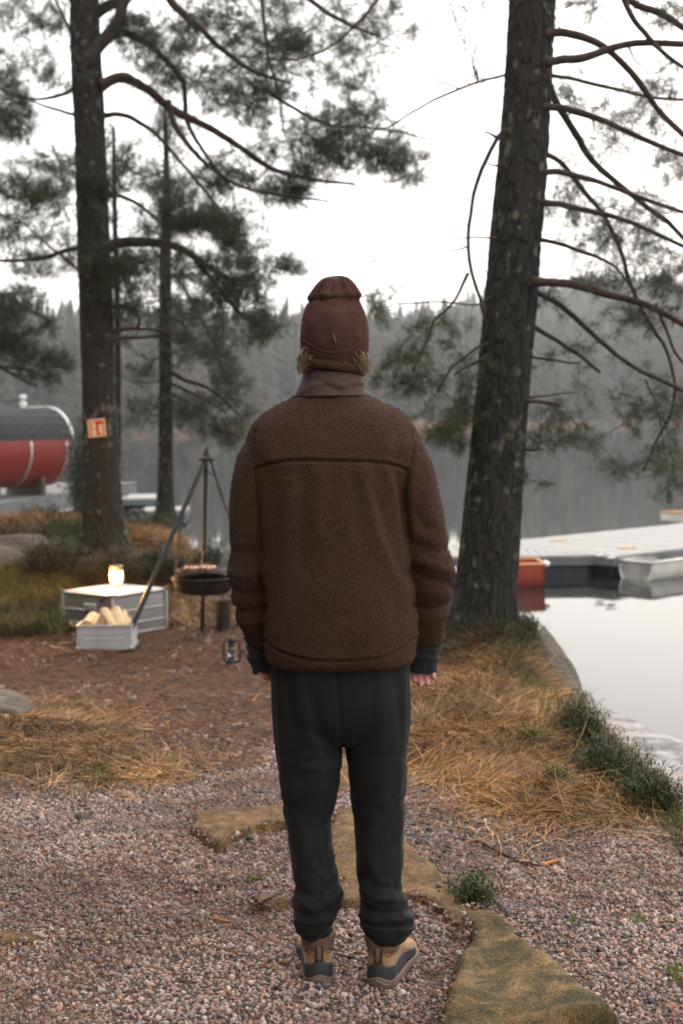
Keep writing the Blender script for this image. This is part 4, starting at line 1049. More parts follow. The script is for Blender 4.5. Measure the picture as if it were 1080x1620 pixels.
h_ = MB().box(CP(-.014, W2 * .42, .255), (.022, .15, .055), A0, .005).build('latch', MT['alu_trim'], ch)
MB().box(CP(-.018, W2 * .42, .205), (.016, .13, .03), A0, .003).build('grip', MT['plastic_dark'], ch)
MB().box(CP(-.008, W2 * .2, .315), (.012, .05, .03), A0, .003).build('clasp', MT['plastic_dark'], ch)

bx0 = hit(165, 1029); bz = bx0[2]
Yb = bx0[1]
bl, br = P(122, 1028, Yb)[0], P(208, 1026, Yb)[0]
tl, tr = P(122, 990, Yb)[0], P(209, 988, Yb)[0]
bw = tr - tl; bh = P(165, 989, Yb)[2] - bz; bcx = (tl + tr) / 2 - .004
bo = thing('storage_box', 'small open aluminium box filled with split firewood', 'box', (bcx, Yb + .14, bz))
D_ = .28; th = .006
MB().box((bcx, Yb, bz + bh / 2), (bw, th, bh), 0, .002).build('side_panel', MT['alu_light'], bo)
MB().box((bcx, Yb + D_, bz + bh / 2), (bw, th, bh), 0, .002).build('side_panel', MT['alu_light'], bo)
for s_ in (-1, 1): MB().box((bcx + s_ * bw / 2, Yb + D_ / 2, bz + bh / 2), (th, D_ - .008, bh), 0, .002).build('end_panel', MT['alu_light'], bo)
MB().box((bcx, Yb + D_ / 2, bz + .01), (bw - .014, D_ - .014, .008), 0).build('bottom_panel', MT['alu_light'], bo)
for y_ in (Yb - .004, Yb + D_ + .004): MB().box((bcx, y_, bz + bh - .006), (bw + .012, .014, .014), 0, .003).build('rim', MT['alu_trim'], bo)
for s_ in (-1, 1): MB().box((bcx + s_ * (bw / 2 + .003), Yb + D_ / 2, bz + bh - .0055), (.012, D_ - .01, .013), 0, .003).build('rim', MT['alu_trim'], bo)
MB().box((bcx + .01, Yb - .005, bz + bh * .66), (bw * .8, .006, .006), 0, .002).build('rib', MT['alu_trim'], bo)
MB().box((bcx + .01, Yb - .005, bz + bh * .46), (bw * .8, .006, .005), 0, .002).build('rib', MT['alu_trim'], bo)
for s_ in (-1, 1):
    for y_ in (Yb - .005, Yb + D_ + .005): MB().box((bcx + s_ * (bw / 2 - .006), y_, bz + .016), (.04, .024, .032), 0, .008).build('corner_foot', MT['alu_trim'], bo)
def firewood(label, a, b, wd, hgt, roll, m=None):
    """split log from a to b with wedge cross section"""
    a = np.array(a); b = np.array(b); d = b - a; L = np.linalg.norm(d); d /= L
    u = np.cross(d, [0, 0, 1]); u /= np.linalg.norm(u); v = np.cross(u, d)
    c, s = math.cos(roll), math.sin(roll); u, v = u * c + v * s, v * c - u * s
    sec = [(-.5, -.2), (-.1, -.5), (.3, -.42), (.55, -.05), (.35, .32), (-.05, .5), (-.4, .3)]
    V = []; F = []; n = len(sec); M_ = 6
    for i in range(M_):
        t = i / (M_ - 1); k = 1 + .06 * math.sin(i * 2.3 + roll)
        for j, (p, q) in enumerate(sec): V.append(a + d * L * t + u * p * wd * k + v * q * hgt * k + R.normal(0, .0015, 3))
    F = [(i * n + j, i * n + (j + 1) % n, (i + 1) * n + (j + 1) % n, (i + 1) * n + j) for i in range(M_ - 1) for j in range(n)] + [tuple(range(n - 1, -1, -1)), tuple((M_ - 1) * n + j for j in range(n))]
    root = thing('firewood', label, 'firewood', a)
    mesh('split_wood', V, F, MT['wood_cut'], root, smooth=False)
    # bark strip on the round side
    V2 = []; 
    for i in range(M_):
        t = i / (M_ - 1)
        for (p, q) in ((-.5, -.2), (-.12, -.52), (.3, -.45)): V2.append(a + d * (L * (.01 + .98 * t)) + u * p * wd * 1.09 + v * q * hgt * 1.09)
        for (p, q) in ((.3, -.42), (-.1, -.49), (-.48, -.2)): V2.append(a + d * (L * (.01 + .98 * t)) + u * p * wd + v * q * hgt)
    n = 6; F2 = [(i * n + j, i * n + (j + 1) % n, (i + 1) * n + (j + 1) % n, (i + 1) * n + j) for i in range(M_ - 1) for j in range(n)] + [tuple(range(n - 1, -1, -1)), tuple((M_ - 1) * n + j for j in range(n))]
    mesh('bark', V2, F2, MT['wood_bark'], root, smooth=False)
zt = bz + bh
for lab, x0, y0, z0, x1_, y1_, z1_, wd, hg, ro in [
    ('pale split log at the left end of the wood box, its square end up', -.15, .03, .0, -.13, .25, .045, .085, .07, .5), ('reddish half round log second from left in the box', -.085, .02, -.02, -.075, .25, .03, .06, .07, 2.2),
    ('half round log with rounded top in the middle of the box', -.03, .015, -.01, -.035, .25, .045, .075, .085, 3.0), ('long pale log leaning left over the middle of the box', .075, .0, -.015, -.03, .2, .10, .07, .045, .2),
    ('upright pale log right of the leaning one in the box', .12, .03, -.02, .055, .22, .10, .085, .06, .4), ('rounded log at the right end of the box', .16, .04, -.03, .12, .24, .06, .07, .06, 1.2),
    ('thin splint at the right rim of the box', .195, .05, .0, .17, .2, .03, .025, .02, 0)]:
    firewood(lab, (bcx + x0, Yb + y0, zt + z0), (bcx + x1_, Yb + y1_, zt + z1_), wd, hg, ro)
def stick(label, pts, r, m='stick', name='stick'):
    q = smoothline(np.array(pts), 14); q = q + R.normal(0, r * .2, q.shape)
    v, f = tube(q, r * np.linspace(1, .55, 14) * (1 + .15 * R.rand(14)), 7)
    o = mesh(name, v, f, MT[m]); props(o, label, name.replace('_', ' ')); return o
def gl(px, py, up=.01): h = hit(px, py); return h + [0, 0, up]
stick('pale bare stick lying left of the firewood box', [gl(79, 1025), gl(96, 1028), gl(114, 1033)], .009)
stick('short pale splint on the needles behind the bare stick', [gl(92, 1021), gl(104, 1019), gl(116, 1018)], .007)
stick('short pale splint against the left side of the wood box', [P(111, 985, Yb + .1), P(117, 991, Yb + .12)], .009)
stick('dark crooked twig lying on the gravel at right', [gl(752, 1333), gl(785, 1350), gl(815, 1365), gl(855, 1374)], .006, 'twig_dark', 'twig')
stick('orange broken end of the twig on the gravel', [gl(857, 1373), gl(875, 1368), gl(892, 1363)], .007, 'orange_chip', 'twig')
stick('thin orange pine chip on the gravel below the wedge stone', [gl(340, 1459), gl(355, 1463), gl(370, 1462)], .005, 'orange_chip', 'bark_chip')
stick('orange chip in dark litter left of the left hand', [gl(400, 1112), gl(405, 1106), gl(410, 1100)], .008, 'orange_chip', 'bark_chip')
stick('dark stick lying on the wedge stone', [gl(410, 1446, .03), gl(430, 1440, .04), gl(445, 1434, .04)], .006, 'twig_dark', 'twig')
stick('long thin straw coloured stem on the litter', [gl(190, 1072), gl(230, 1076), gl(260, 1074)], .004, 'stick')
stick('thin dark twig on the gravel left of the tan slabs', [gl(290, 1410), gl(310, 1415), gl(330, 1419)], .003, 'twig_dark', 'twig')

# lit lamp on the chest
lt = P(191, 928, fc[1] + .42)
ltz = fc[2] + HH + .031
lx = CP(.30, .27, 0); lx[2] = ltz
lp = thing('table_lamp', 'small glowing lantern standing on the aluminium chest', 'lamp', lx)
MB().lathe(lx, [(.026, 0), (.028, .006), (.026, .035), (.024, .045)], 20).build('base', MT['lamp_cap'], lp, True)
gb = MB().lathe(lx + [0, 0, .045], [(.03, 0), (.045, .006), (.054, .025), (.057, .05), (.057, .09), (.055, .108), (.03, .11)], 24).build('lamp_globe', MT['lamp_glow'], lp, True)
MB().lathe(lx + [0, 0, .156], [(.054, 0), (.058, .004), (.056, .03), (.054, .045), (.03, .05)], 24).build('cap', MT['lamp_cap'], lp, True)
pl_ = bpy.data.lights.new('lamp_light', 'POINT'); pl_.energy = 48; pl_.color = (1, .43, .10); pl_.shadow_soft_size = .06
po = bpy.data.objects.new('lamp_light', pl_); COL.objects.link(po); po.parent = lp; po.location = (-.05, -.09, .10)

# tripod with hanging fire bowl
FL, FC_, FR = hit(192, 1031), hit(320, 1001), hit(425, 1012)
AP = P(327, 722, 11.65)
tr_ = thing('tripod', 'tall black steel cooking tripod standing over the fire bowl', 'tripod', (AP[0], AP[1], FC_[2]))
for f_, r_, top in ((FL, .020, AP + [0, -.02, .0]), (FC_, .019, AP + [-.005, .02, .03]), (FR, .013, AP + [.03, -.01, -.02])):
    MB().tube(smoothline(np.array([top, (top + f_) / 2 + [0, 0, -.004], f_ + [0, 0, -.01]]), 12), r_, 10).build('leg', MT['steel_leg'], tr_, True)
    MB().tube([f_ + [0, 0, -.012], f_ + (top - f_) * .03], r_ * 1.25, 10).build('foot', MT['black_metal'], tr_, True)
an = np.linspace(0, 2 * math.pi, 20)
MB().tube(np.stack([AP[0] + .06 * np.cos(an), AP[1] + .06 * np.sin(an), np.full(20, AP[2] - .02)], 1), .014, 8, False).build('ring', MT['black_metal'], tr_, True)
MB().tube([AP + [0, 0, -.04], AP + [-.003, 0, .04]], [.03, .028], 10).build('hub', MT['black_metal'], tr_, True)
MB().tube([AP + [0, 0, .04], AP + [0, 0, .09]], [.018, .004], 8).build('finial', MT['black_metal'], tr_, True)
MB().tube(smoothline(np.array([AP + [.04, 0, -.06], AP + [.07, -.02, -.13], AP + [.04, -.04, -.15], AP + [.015, -.03, -.12]]), 12), .006, 6).build('hook', MT['black_metal'], tr_, True)
# bowl
BC = P(323, 912, 11.62)
bwl = thing('fire_bowl', 'shallow black steel fire bowl hanging inside the tripod', 'fire bowl', BC)
rad = .258
prof = [(rad + .012, 0), (rad + .012, -.012), (rad, -.014), (rad * .98, -.05), (rad * .9, -.10), (rad * .72, -.135), (rad * .35, -.15), (.01, -.152), (.01, -.144), (rad * .35, -.142), (rad * .70, -.127), (rad * .88, -.095), (rad * .955, -.05), (rad * .965, 0)]
MB().lathe(BC, prof, 40).build('bowl', MT['black_metal'], bwl, True)
coal = MB()
for i in range(60):
    a, r_ = R.uniform(0, 6.28), R.rand() ** .5 * rad * .7
    coal.add(IV * [R.uniform(.012, .03), R.uniform(.012, .03), R.uniform(.01, .02)] @ randrot(1)[0] + BC + [r_ * math.cos(a), r_ * math.sin(a), -.11 + R.uniform(0, .03)], IF)
props(coal.build('charcoal', MT['plastic_dark'], bwl), kind='stuff')
def chain(name, a, b, root, link=.045, r=.0035):
    a = np.array(a); b = np.array(b); L = np.linalg.norm(b - a); n = max(2, int(L / link)); mb = MB()
    d = (b - a) / L; u = np.cross(d, [0.3, 1, 0]); u /= np.linalg.norm(u); v = np.cross(d, u)
    an = np.linspace(0, 2 * math.pi, 9)
    for i in range(n):
        c = a + (b - a) * (i + .5) / n; s_ = u if i % 2 else v
        mb.tube([c + d * math.cos(t) * link * .62 + s_ * math.sin(t) * link * .25 for t in an], r, 4, False)
    return mb.build(name, MT['black_metal'], root, True)
for f_, top, px in ((FL, AP, 274), (FC_, AP, 321), (FR, AP, 370)):
    # hangs from the leg point straight above the rim
    dxy = np.array([f_[0] - BC[0], f_[1] - BC[1]]); dxy /= np.linalg.norm(dxy)
    rim = BC + [dxy[0] * rad, dxy[1] * rad, .0]
    t = (rad * .93) / (np.linalg.norm(np.array(f_[:2]) - top[:2]) + 1e-6); t = min(.8, max(t, .3))
    q = top + (f_ - top) * t
    chain('chain', q, rim, bwl)
# grate
GC = BC + [-.02, 0, .055]
grt = thing('grill_grate', 'round black cooking grate hanging above the fire bowl', 'grill grate', GC)
rg = .20
MB().tube(np.stack([GC[0] + rg * np.cos(an), GC[1] + rg * np.sin(an), np.full(20, GC[2])], 1), .007, 6, False).build('rim', MT['black_metal'], grt, True)
for i in range(-8, 9):
    x = i * rg / 9; l = math.sqrt(rg * rg - x * x)
    MB().tube([GC + [x, -l, 0], GC + [x, l, 0]], .0035, 5).build('bar', MT['black_metal'], grt, True)
for a in (.5, 2.6, 4.7): MB().tube([GC + [rg * math.cos(a), rg * math.sin(a), 0], GC + [.02, 0, .16]], .004, 5).build('hanger', MT['black_metal'], grt, True)
chain('chain', AP + [0, 0, -.05], GC + [.02, 0, .16], grt)
sgrp = 'sausages lying on the grate'
slab = ['sausage at the left rim of the grate', 'second sausage from the left on the grate', 'third sausage from the left on the grate', 'sausage in the middle of the grate', 'sausage just right of the middle of the grate', 'second sausage from the right on the grate', 'rightmost sausage of the row on the grate']
for i, lb in enumerate(slab):
    x = -.12 + i * .036; c = GC + [x, -.03 + .015 * math.sin(i * 2.1), .021]; a = .25 * math.sin(i * 1.7) + 1.35
    p = [c + np.array([math.cos(a), math.sin(a), 0]) * s_ + [0, 0, -.006 * (s_ / .06) ** 2] for s_ in np.linspace(-.062, .062, 9)]
    v, f = tube(p, [.004, .012, .0155, .0165, .017, .0165, .0155, .012, .004], 10)
    props(mesh('sausage', v, f, MT['ember']), lb, 'sausage', sgrp)
v, f = tube([GC + [.02 + x, .08, .02] for x in np.linspace(-.07, .07, 9)], [.006, .016, .02, .021, .021, .021, .02, .016, .006], 10)
props(mesh('sausage', v, f, MT['wood_bark']), 'dark charred sausage lying across behind the row', 'sausage', sgrp)

# thin smoke drifting up at the right rim of the bowl
ms = bpy.data.materials.new('smoke'); ms.use_nodes = True; ts_ = ms.node_tree; ts_.nodes.remove(ts_.nodes['Principled BSDF'])
pv_ = ts_.nodes.new('ShaderNodeVolumePrincipled'); pv_.inputs['Color'].default_value = (.86, .92, 1, 1); pv_.inputs['Density'].default_value = 1.6
ts_.links.new(pv_.outputs[0], ts_.nodes['Material Output'].inputs['Volume'])
q0_ = P(354, 925, 11.6)
sm_, sf_ = tube(smoothline(np.array([q0_, q0_ + [.012, 0, .07], q0_ + [-.004, .01, .14], q0_ + [.02, .02, .24], q0_ + [.01, .03, .36]]), 24), np.interp(np.linspace(0, 1, 24), [0, .1, .5, .85, 1], [.008, .03, .045, .035, .004]), 16)
props(mesh('smoke', sm_, sf_, ms), 'thin bluish smoke rising from the right side of the fire bowl', kind='stuff')

# bucket behind the bowl, storm lantern in front
bq = hit(354, 998)
bk = thing('bucket', 'tall dull grey cylindrical bucket standing behind the fire bowl', 'bucket', bq)
MB().lathe(bq, [(.055, 0), (.06, .01), (.068, .26), (.072, .265), (.072, .275), (.064, .275), (.058, .03), (.01, .02)], 28).build('body', MT['bucket'], bk, True)
MB().tube([bq + [.07 * math.cos(t), 0.0, .26 - .08 * math.sin(t) * 0 + .07 * math.sin(t)] for t in np.linspace(0, math.pi, 14)], .003, 6).build('handle', MT['bucket'], bk, True)
lq = hit(367, 1054)
ln_ = thing('storm_lantern', 'unlit dark storm lantern standing on the needles near the left hand', 'lantern', lq)
s_ = 1.0
MB().lathe(lq, [(.045, 0), (.05, .004), (.05, .02), (.044, .032), (.046, .04), (.036, .055), (.024, .06)], 26).build('tank', MT['lantern'], ln_, True)
MB().lathe(lq + [0, 0, .06], [(.026, 0), (.028, .01), (.022, .016)], 20).build('burner', MT['lantern'], ln_, True)
MB().lathe(lq + [0, 0, .074], [(.024, 0), (.034, .02), (.037, .04), (.032, .062), (.024, .078)], 22).build('globe', MT['glass'], ln_, True)
MB().lathe(lq + [0, 0, .152], [(.03, 0), (.032, .006), (.026, .012), (.026, .035), (.036, .04), (.036, .046), (.022, .058), (.022, .066), (.006, .072)], 22).build('chimney', MT['lantern'], ln_, True)
for sx in (-1, 1):
    MB().tube(smoothline(np.array([lq + [sx * .04, 0, .03], lq + [sx * .058, 0, .05], lq + [sx * .060, 0, .12], lq + [sx * .056, 0, .18], lq + [sx * .035, 0, .20], lq + [sx * .02, 0, .195]]), 18), .0065, 8).build('side_tube', MT['lantern'], ln_, True)
MB().tube(smoothline(np.array([lq + [-.058, 0, .15], lq + [-.068, .02, .10], lq + [-.04, .055, .07], lq + [.04, .055, .07], lq + [.068, .02, .10], lq + [.058, 0, .15]]), 20), .002, 5).build('bail_handle', MT['lantern'], ln_, True)
for z in (.095, .125): MB().tube(np.stack([lq[0] + .039 * np.cos(an), lq[1] + .039 * np.sin(an), np.full(20, lq[2] + z)], 1), .0015, 4, False).build('guard_wire', MT['lantern'], ln_, True)
for lb, px, py, r_ in [('pale rounded stone beside the storm lantern', 389, 1033, .03), ('pale stone on the needles left of the storm lantern', 330, 1008, .022), ('small light stone in front of the tripod post', 341, 1031, .015), ('dark lump of stone in gravel left of the trousers', 350, 1406, .014), ('dark burnt lump beside the tan rock slab', 395, 1330, .014)]:
    q = hit(px, py); v = IV * (1 + R.uniform(-.15, .15, (12, 1))) * [r_ * 1.3, r_, r_ * .8] + q + [0, 0, r_ * .5]
    # one subdivision by midpoints
    v2 = list(v); E = {}; f2 = []
    def mid(a, b):
        k = (min(a, b), max(a, b))
        if k not in E:
            m_ = (v2[a] + v2[b]) / 2; c_ = q + [0, 0, r_ * .5]; m_ = c_ + (m_ - c_) * 1.12; v2.append(m_); E[k] = len(v2) - 1
        return E[k]
    for a, b, c in IF:
        ab, bc, ca = mid(a, b), mid(b, c), mid(c, a); f2 += [(a, ab, ca), (b, bc, ab), (c, ca, bc), (ab, bc, ca)]
    props(mesh('stone', v2, f2, MT['plastic_dark'] if 'dark' in lb else MT['rock_pink']), lb, 'stone')

# sign nailed on the left pine
sc_ = P(153.5, 677, 13.79)
sg = thing('fire_sign', 'small square cream and red fire extinguisher sign nailed to the left pine', 'sign', sc_)
pw = .088 * 1.0
def sbox(nm, u0, v0, u1, v1, dz, m, a=math.radians(4.5)):
    """rectangle in sign coordinates 0..1 from lower left"""
    cu, cv = (u0 + u1) / 2 - .5, (v0 + v1) / 2 - .5; W = .175
    x = cu * W * math.cos(a) - cv * W * math.sin(a); z = cu * W * math.sin(a) + cv * W * math.cos(a)
    Mx = np.array([[math.cos(a), 0, -math.sin(a)], [0, 1, 0], [math.sin(a), 0, math.cos(a)]])
    return MB().box(sc_ + [x, -dz, z], ((u1 - u0) * W, .003, (v1 - v0) * W), 0, 0, Mx).build(nm, MT[m], sg)
sbox('plate', 0, 0, 1, 1, .0, 'sign_plate'); sbox('faded_field', .07, .07, .93, .93, .002, 'sign_orange')
sbox('symbol', .24, .1, .46, .42, .004, 'sign_white'); sbox('symbol', .26, .5, .46, .84, .004, 'sign_white'); sbox('symbol', .30, .42, .42, .5, .004, 'sign_orange')
sbox('symbol', .62, .14, .80, .66, .004, 'sign_white')
sbox('red_bar', .47, .12, .60, .86, .006, 'sign_red'); sbox('red_bar', .60, .70, .85, .855, .006, 'sign_red'); sbox('red_bar', .43, .68, .47, .83, .006, 'sign_red'); sbox('red_bar', .60, .12, .68, .22, .006, 'sign_red')
for u_, v_ in ((.04, .96), (.96, .04)): sbox('nail', u_ - .02, v_ - .02, u_ + .02, v_ + .02, .003, 'black_metal')

# shore landing behind the tripod
q0 = np.array([-1.86, 15.6]); 
ld = thing('shore_landing', 'weathered grey boards laid at the shore behind the tripod', 'boardwalk', (-1.5, 15.4, -.1))
pk = MB().box((-1.5, 15.05, -.075), (1.0, .115, .03), .12, .004).build('plank', MT['plank'], ld)
shared('plank', pk, [(0.008 * math.sin(i * 3) - i * .014, i * .122, i * .0004 + .003 * math.sin(i * 1.9)) for i in range(1, 16)], [.01 * math.sin(i) for i in range(1, 16)], ld)
for x in (-1.85, -1.2): MB().box((x, 15.95, -.14), (.07, 1.9, .09), .12, .004).build('joist', MT['timber'], ld)
bb = P(246, 864, 14.6); v = IV * .022 + [bb[0], 14.6, float(gh(bb[0], 14.6)) + .05]
props(mesh('ball', v, IF, MT['blue']), 'tiny blue ball in the dry grass behind the tripod leg', 'ball')
stick('grey pole lying across the grass behind the fire bowl', [P(244, 872, 14.2), P(270, 886, 14.0), P(300, 900, 13.8)], .02, 'timber', 'pole')

# ------------------------------------------------------------------ docks
def deck(name, label, cat, origin, ang, L, Wd, ztop, plank_w, mtop, mside, th=.04, fascia=.12, pont=True, side_label=None):
    """planks across the length; origin is the near left corner"""
    o = np.array([origin[0], origin[1], ztop]); ca, sa = math.cos(ang), math.sin(ang)
    def W(a, b, z=0): return o + [a * ca - b * sa, a * sa + b * ca, z]
    root = thing(name, label, cat, W(0, 0, -.4))
    n = int(L / plank_w)
    p = MB().box(W(plank_w / 2, Wd / 2, -th / 2), (plank_w - .010, Wd, th), ang, .004).build('plank', MT[mtop], root)
    shared('plank', p, [(i * plank_w * ca, i * plank_w * sa, .002 * math.sin(i * 5.1)) for i in range(1, n)], [.0] * (n - 1), root)
    for b in (.03, Wd - .03): MB().box(W(L / 2, b, -th - fascia / 2 - .002), (L, .05, fascia), ang, .004).build('fascia', MT[mside], root)
    for a in (.03, L - .03): MB().box(W(a, Wd / 2, -th - fascia / 2 - .002), (.05, Wd - .12, fascia - .004), ang, .004).build('end_beam', MT[mside], root)
    if pont:
        k = max(2, int(L / 2.4))
        for i in range(k):
            MB().box(W(L * (i + .5) / k, Wd / 2, -th - fascia - .2), (L / k * .8, Wd * .86, .42), ang, .05).build('pontoon', MT['pontoon'], root)
    return root, W
da = math.radians(41)
dB, WB = deck('floating_dock', 'long pale plank dock running out to the right over the lake', 'dock', (4.25, 22.15), da, 13, 3.05, -.75, .14, 'plank', 'deck_side')
dA, WA = deck('floating_dock', 'short plank landing stage with dark fascia behind the right pine', 'dock', (-.2, 22.55), math.radians(-1.2), 4.2, 2.35, -.757, .14, 'plank', 'deck_side')
MB().box(WA(3.6, .35, -.42), (1.1, .5, .62), math.radians(-1.2), .05).build('pontoon', MT['pontoon'], dA)
for lb, px, py in (('yellow strap lying on the far edge of the dock', 883, 854), ('yellow strap at the near corner of the dock', 990, 866)):
    q = G(px, py, -.735)
    props(MB().box(q, (.30, .10, .02), da * .4, .006).build('strap', MT['yellow']), lb, 'strap')
for i, (px, py) in enumerate(((948, 878), (966, 882))):
    q = G(px, py, -.73); cl_ = thing('mooring_cleat', ['white mooring cleat at the joint of the two docks', 'white mooring cleat on the corner of the long dock'][i], 'cleat', q)
    MB().box(q, (.16, .07, .03), da, .01).build('base', MT['white_trim'], cl_); MB().tube([q + [-.08, 0, .05], q + [.08, 0, .05]], .015, 8).build('horn', MT['white_trim'], cl_, True); MB().tube([q, q + [0, 0, .05]], .018, 8).build('stem', MT['white_trim'], cl_, True)
def boat(label, stern, ang, L, B_, Hh, mh, mtrim, mlow=None, name='rowing_boat', zoff=0):
    """hull lofted from transom to pointed bow; stern at the given point, bow along ang"""
    o = np.array([stern[0], stern[1], WATER + zoff]); ca, sa = math.cos(ang), math.sin(ang)
    M_ = 22; K = 12
    def hull(sc, inset=0):
        V = []
        for i in range(M_):
            t = i / (M_ - 1); bw_ = B_ / 2 * (1 - ss(.45, 1.0, t) ** 1.3 * .97) * (.86 + .14 * ss(0, .4, t)) - inset
            sheer = Hh * (1 + .35 * ss(.5, 1, t)); keel = -.10 + .25 * ss(.75, 1, t)
            for j in range(K + 1):
                a = -math.pi / 2 + math.pi * j / K
                yy = max(bw_, .004) * math.copysign(abs(math.sin(a)) ** .7, math.sin(a)); zz = sheer - (sheer - keel - inset) * abs(math.cos(a)) ** .75
                x = t * L + (.08 * (zz - keel) if t > .9 else 0)
                V.append(o + [x * ca - yy * sa, x * sa + yy * ca, zz])
        return np.array(V)
    root = thing(name, label, 'boat', o)
    ids = np.arange(M_ * (K + 1)).reshape(M_, K + 1)
    F = [(ids[i, j], ids[i + 1, j], ids[i + 1, j + 1], ids[i, j + 1]) for i in range(M_ - 1) for j in range(K)]
    Fo = F + [tuple(ids[0, ::-1]), tuple(ids[-1])]
    V1 = hull(1); mesh('hull', V1, [tuple(int(k) for k in f) for f in Fo], MT[mh], root)
    mesh('inner_hull', hull(1, .03) + [0, 0, .012], [tuple(int(k) for k in f[::-1]) for f in F] + [tuple(int(k) for k in ids[0])], MT[mlow or mh], root)
    for j in (0, K):
        MB().tube(V1[ids[:, j]] + [0, 0, .01], .022, 8).build('gunwale', MT[mtrim], root, True)
    MB().tube([V1[ids[0, 0]] + [0, 0, .01], V1[ids[0, K]] + [0, 0, .01]], .022, 8).build('transom_rail', MT[mtrim], root, True)
    for t in (.3, .6):
        c = o + [t * L * ca, t * L * sa, Hh * .7]; MB().box(c, (.22, B_ * .82 * (1 - ss(.45, 1, t) ** 1.3), .03), ang, .006).build('thwart', MT[mtrim], root)
    return root
boat('faded red dinghy with orange gunwale moored behind the right pine', (3.02, 21.55), math.radians(181), 1.08, .9, .34, 'red_boat', 'orange_trim')
boat('off white motor boat hull moored along the near side of the long dock', (4.55, 22.0), da, 5.0, .75, .27, 'white_hull', 'white_hull', 'grey_hull', 'motor_boat')
boat('white canoe with orange gunwale and pointed bow lying beyond the dock', (10.6, 30.3), math.radians(186), 3.9, .8, .24, 'white_hull', 'orange_trim', None, 'canoe', zoff=.14)
q = P(862, 893, 21.4); props(MB().lathe(q + [0, 0, -.04], [(.02, 0), (.07, .03), (.07, .07), (.02, .1)], 16).build('fender', MT['white_trim']), 'small white fender between the red boat and the dark pontoon', 'fender')

# sauna raft at left
A_ = G(-30, 801, -.42); B2 = G(217, 762, -.42)
dd = B2 - A_; aa = math.atan2(dd[1], dd[0]); LL = np.linalg.norm(dd)
deck('sauna_raft', 'grey floating raft deck carrying the red barrel sauna', 'raft', (A_[0] - math.sin(aa) * 6, A_[1] + math.cos(aa) * 6), aa, LL, 6 * 0 + 6, -.42, .15, 'plank_dark', 'deck_side', fascia=.5) if False else None
rt = thing('sauna_raft', 'grey floating raft deck carrying the red barrel sauna', 'raft', A_)
ca, sa = math.cos(aa), math.sin(aa)
def WR(a, b, z): return np.array([A_[0] + a * ca - b * sa, A_[1] + a * sa + b * ca, z])
npk = int(LL / .2)
p = MB().box(WR(.1, 2.6, -.44), (.19, 5.2, .04), aa, .004).build('plank', MT['plank_dark'], rt)
shared('plank', p, [(i * .2 * ca, i * .2 * sa, .002 * math.sin(i * 4.1)) for i in range(1, npk)], [.0] * (npk - 1), rt)
MB().box(WR(LL / 2, .03, -.68), (LL, .06, .42), aa, .004).build('fascia', MT['deck_side'], rt)
MB().box(WR(LL - .03, 2.6, -.68), (.06, 5.0, .415), aa, .004).build('fascia', MT['deck_side'], rt)
MB().box(WR(.03, 2.6, -.68), (.06, 5.0, .415), aa, .004).build('fascia', MT['deck_side'], rt)
MB().box(WR(LL / 2, 2.6, -1.0), (LL * .95, 4.8, .3), aa, .05).build('pontoon', MT['pontoon'], rt)
MB().box(WR(LL * .45, -.06, -.86), (LL * .9, .12, .05), aa, .01).build('rub_rail', MT['plank'], rt)
jt, _w = deck('low_jetty', 'low grey jetty step right of the sauna raft', 'jetty', G(190, 789, -.62)[:2], math.radians(2), 1.15, 2.2, -.62, .14, 'plank', 'deck_side', fascia=.14)
deck('low_jetty', 'lowest pale jetty end touching the thin pine behind the mound', 'jetty', G(222, 808, -.82)[:2], math.radians(2), 1.15, 1.6, -.82, .14, 'plank', 'deck_side', fascia=.1)
for i, px in enumerate((213, 224)):
    q = P(px, 800, 33.5); tt = MB(); 
    c = np.array([q[0], q[1], -.78]); aan = np.linspace(0, 2 * math.pi, 17)
    tt.tube(np.stack([c[0] + .1 * np.cos(aan), np.full(17, c[1]), c[2] + .1 * np.sin(aan)], 1), .045, 8, False).build('fender_tyre', MT['plastic_dark'], jt)
# the sauna
SE = P(74, 707, 37.0); ph = math.radians(50); ax = np.array([math.cos(ph), math.sin(ph), 0]); sdv = np.array([math.sin(ph), -math.cos(ph), 0])
RS = 1.0; LS = 4.2
sn = thing('barrel_sauna', 'red barrel sauna with black shingled roof and white edge trim', 'sauna', SE - ax * LS / 2 + [0, 0, -RS])
def arcpiece(a0, a1, r0, r1, l0, l1, seg=4):
    """a block of the barrel wall; angle 0 is to the side facing us, positive upwards; l measured back from the right end"""
    V = []; 
    for l in (l0, l1):
        for k in range(seg + 1):
            a = a0 + (a1 - a0) * k / seg
            for r_ in (r0, r1): V.append(SE - ax * l + sdv * r_ * math.cos(a) + np.array([0, 0, r_ * math.sin(a)]))
    n = 2 * (seg + 1); F = []
    for k in range(seg):
        a, b = 2 * k, 2 * k + 2
        F += [(a, a + 1, b + 1, b), (n + a, n + b, n + b + 1, n + a + 1), (a + 1, n + a + 1, n + b + 1, b + 1), (a, b, n + b, n + a)]
    F += [(0, n, n + 1, 1), (2 * seg, 2 * seg + 1, n + 2 * seg + 1, n + 2 * seg)]
    return V, F
rb = math.radians(13)
nst = 17; a_lo = math.radians(-90) - (math.pi / 2 + rb); 
for k in range(nst * 2):
    a0 = rb - k * (math.pi + 2 * rb) / (nst * 2); a1 = a0 - (math.pi + 2 * rb) / (nst * 2) + .012
    V, F = arcpiece(a1, a0, RS - .045, RS, 0, LS, 2); mesh('stave', V, F, MT['sauna_red'], sn, smooth=False)
rows = 11
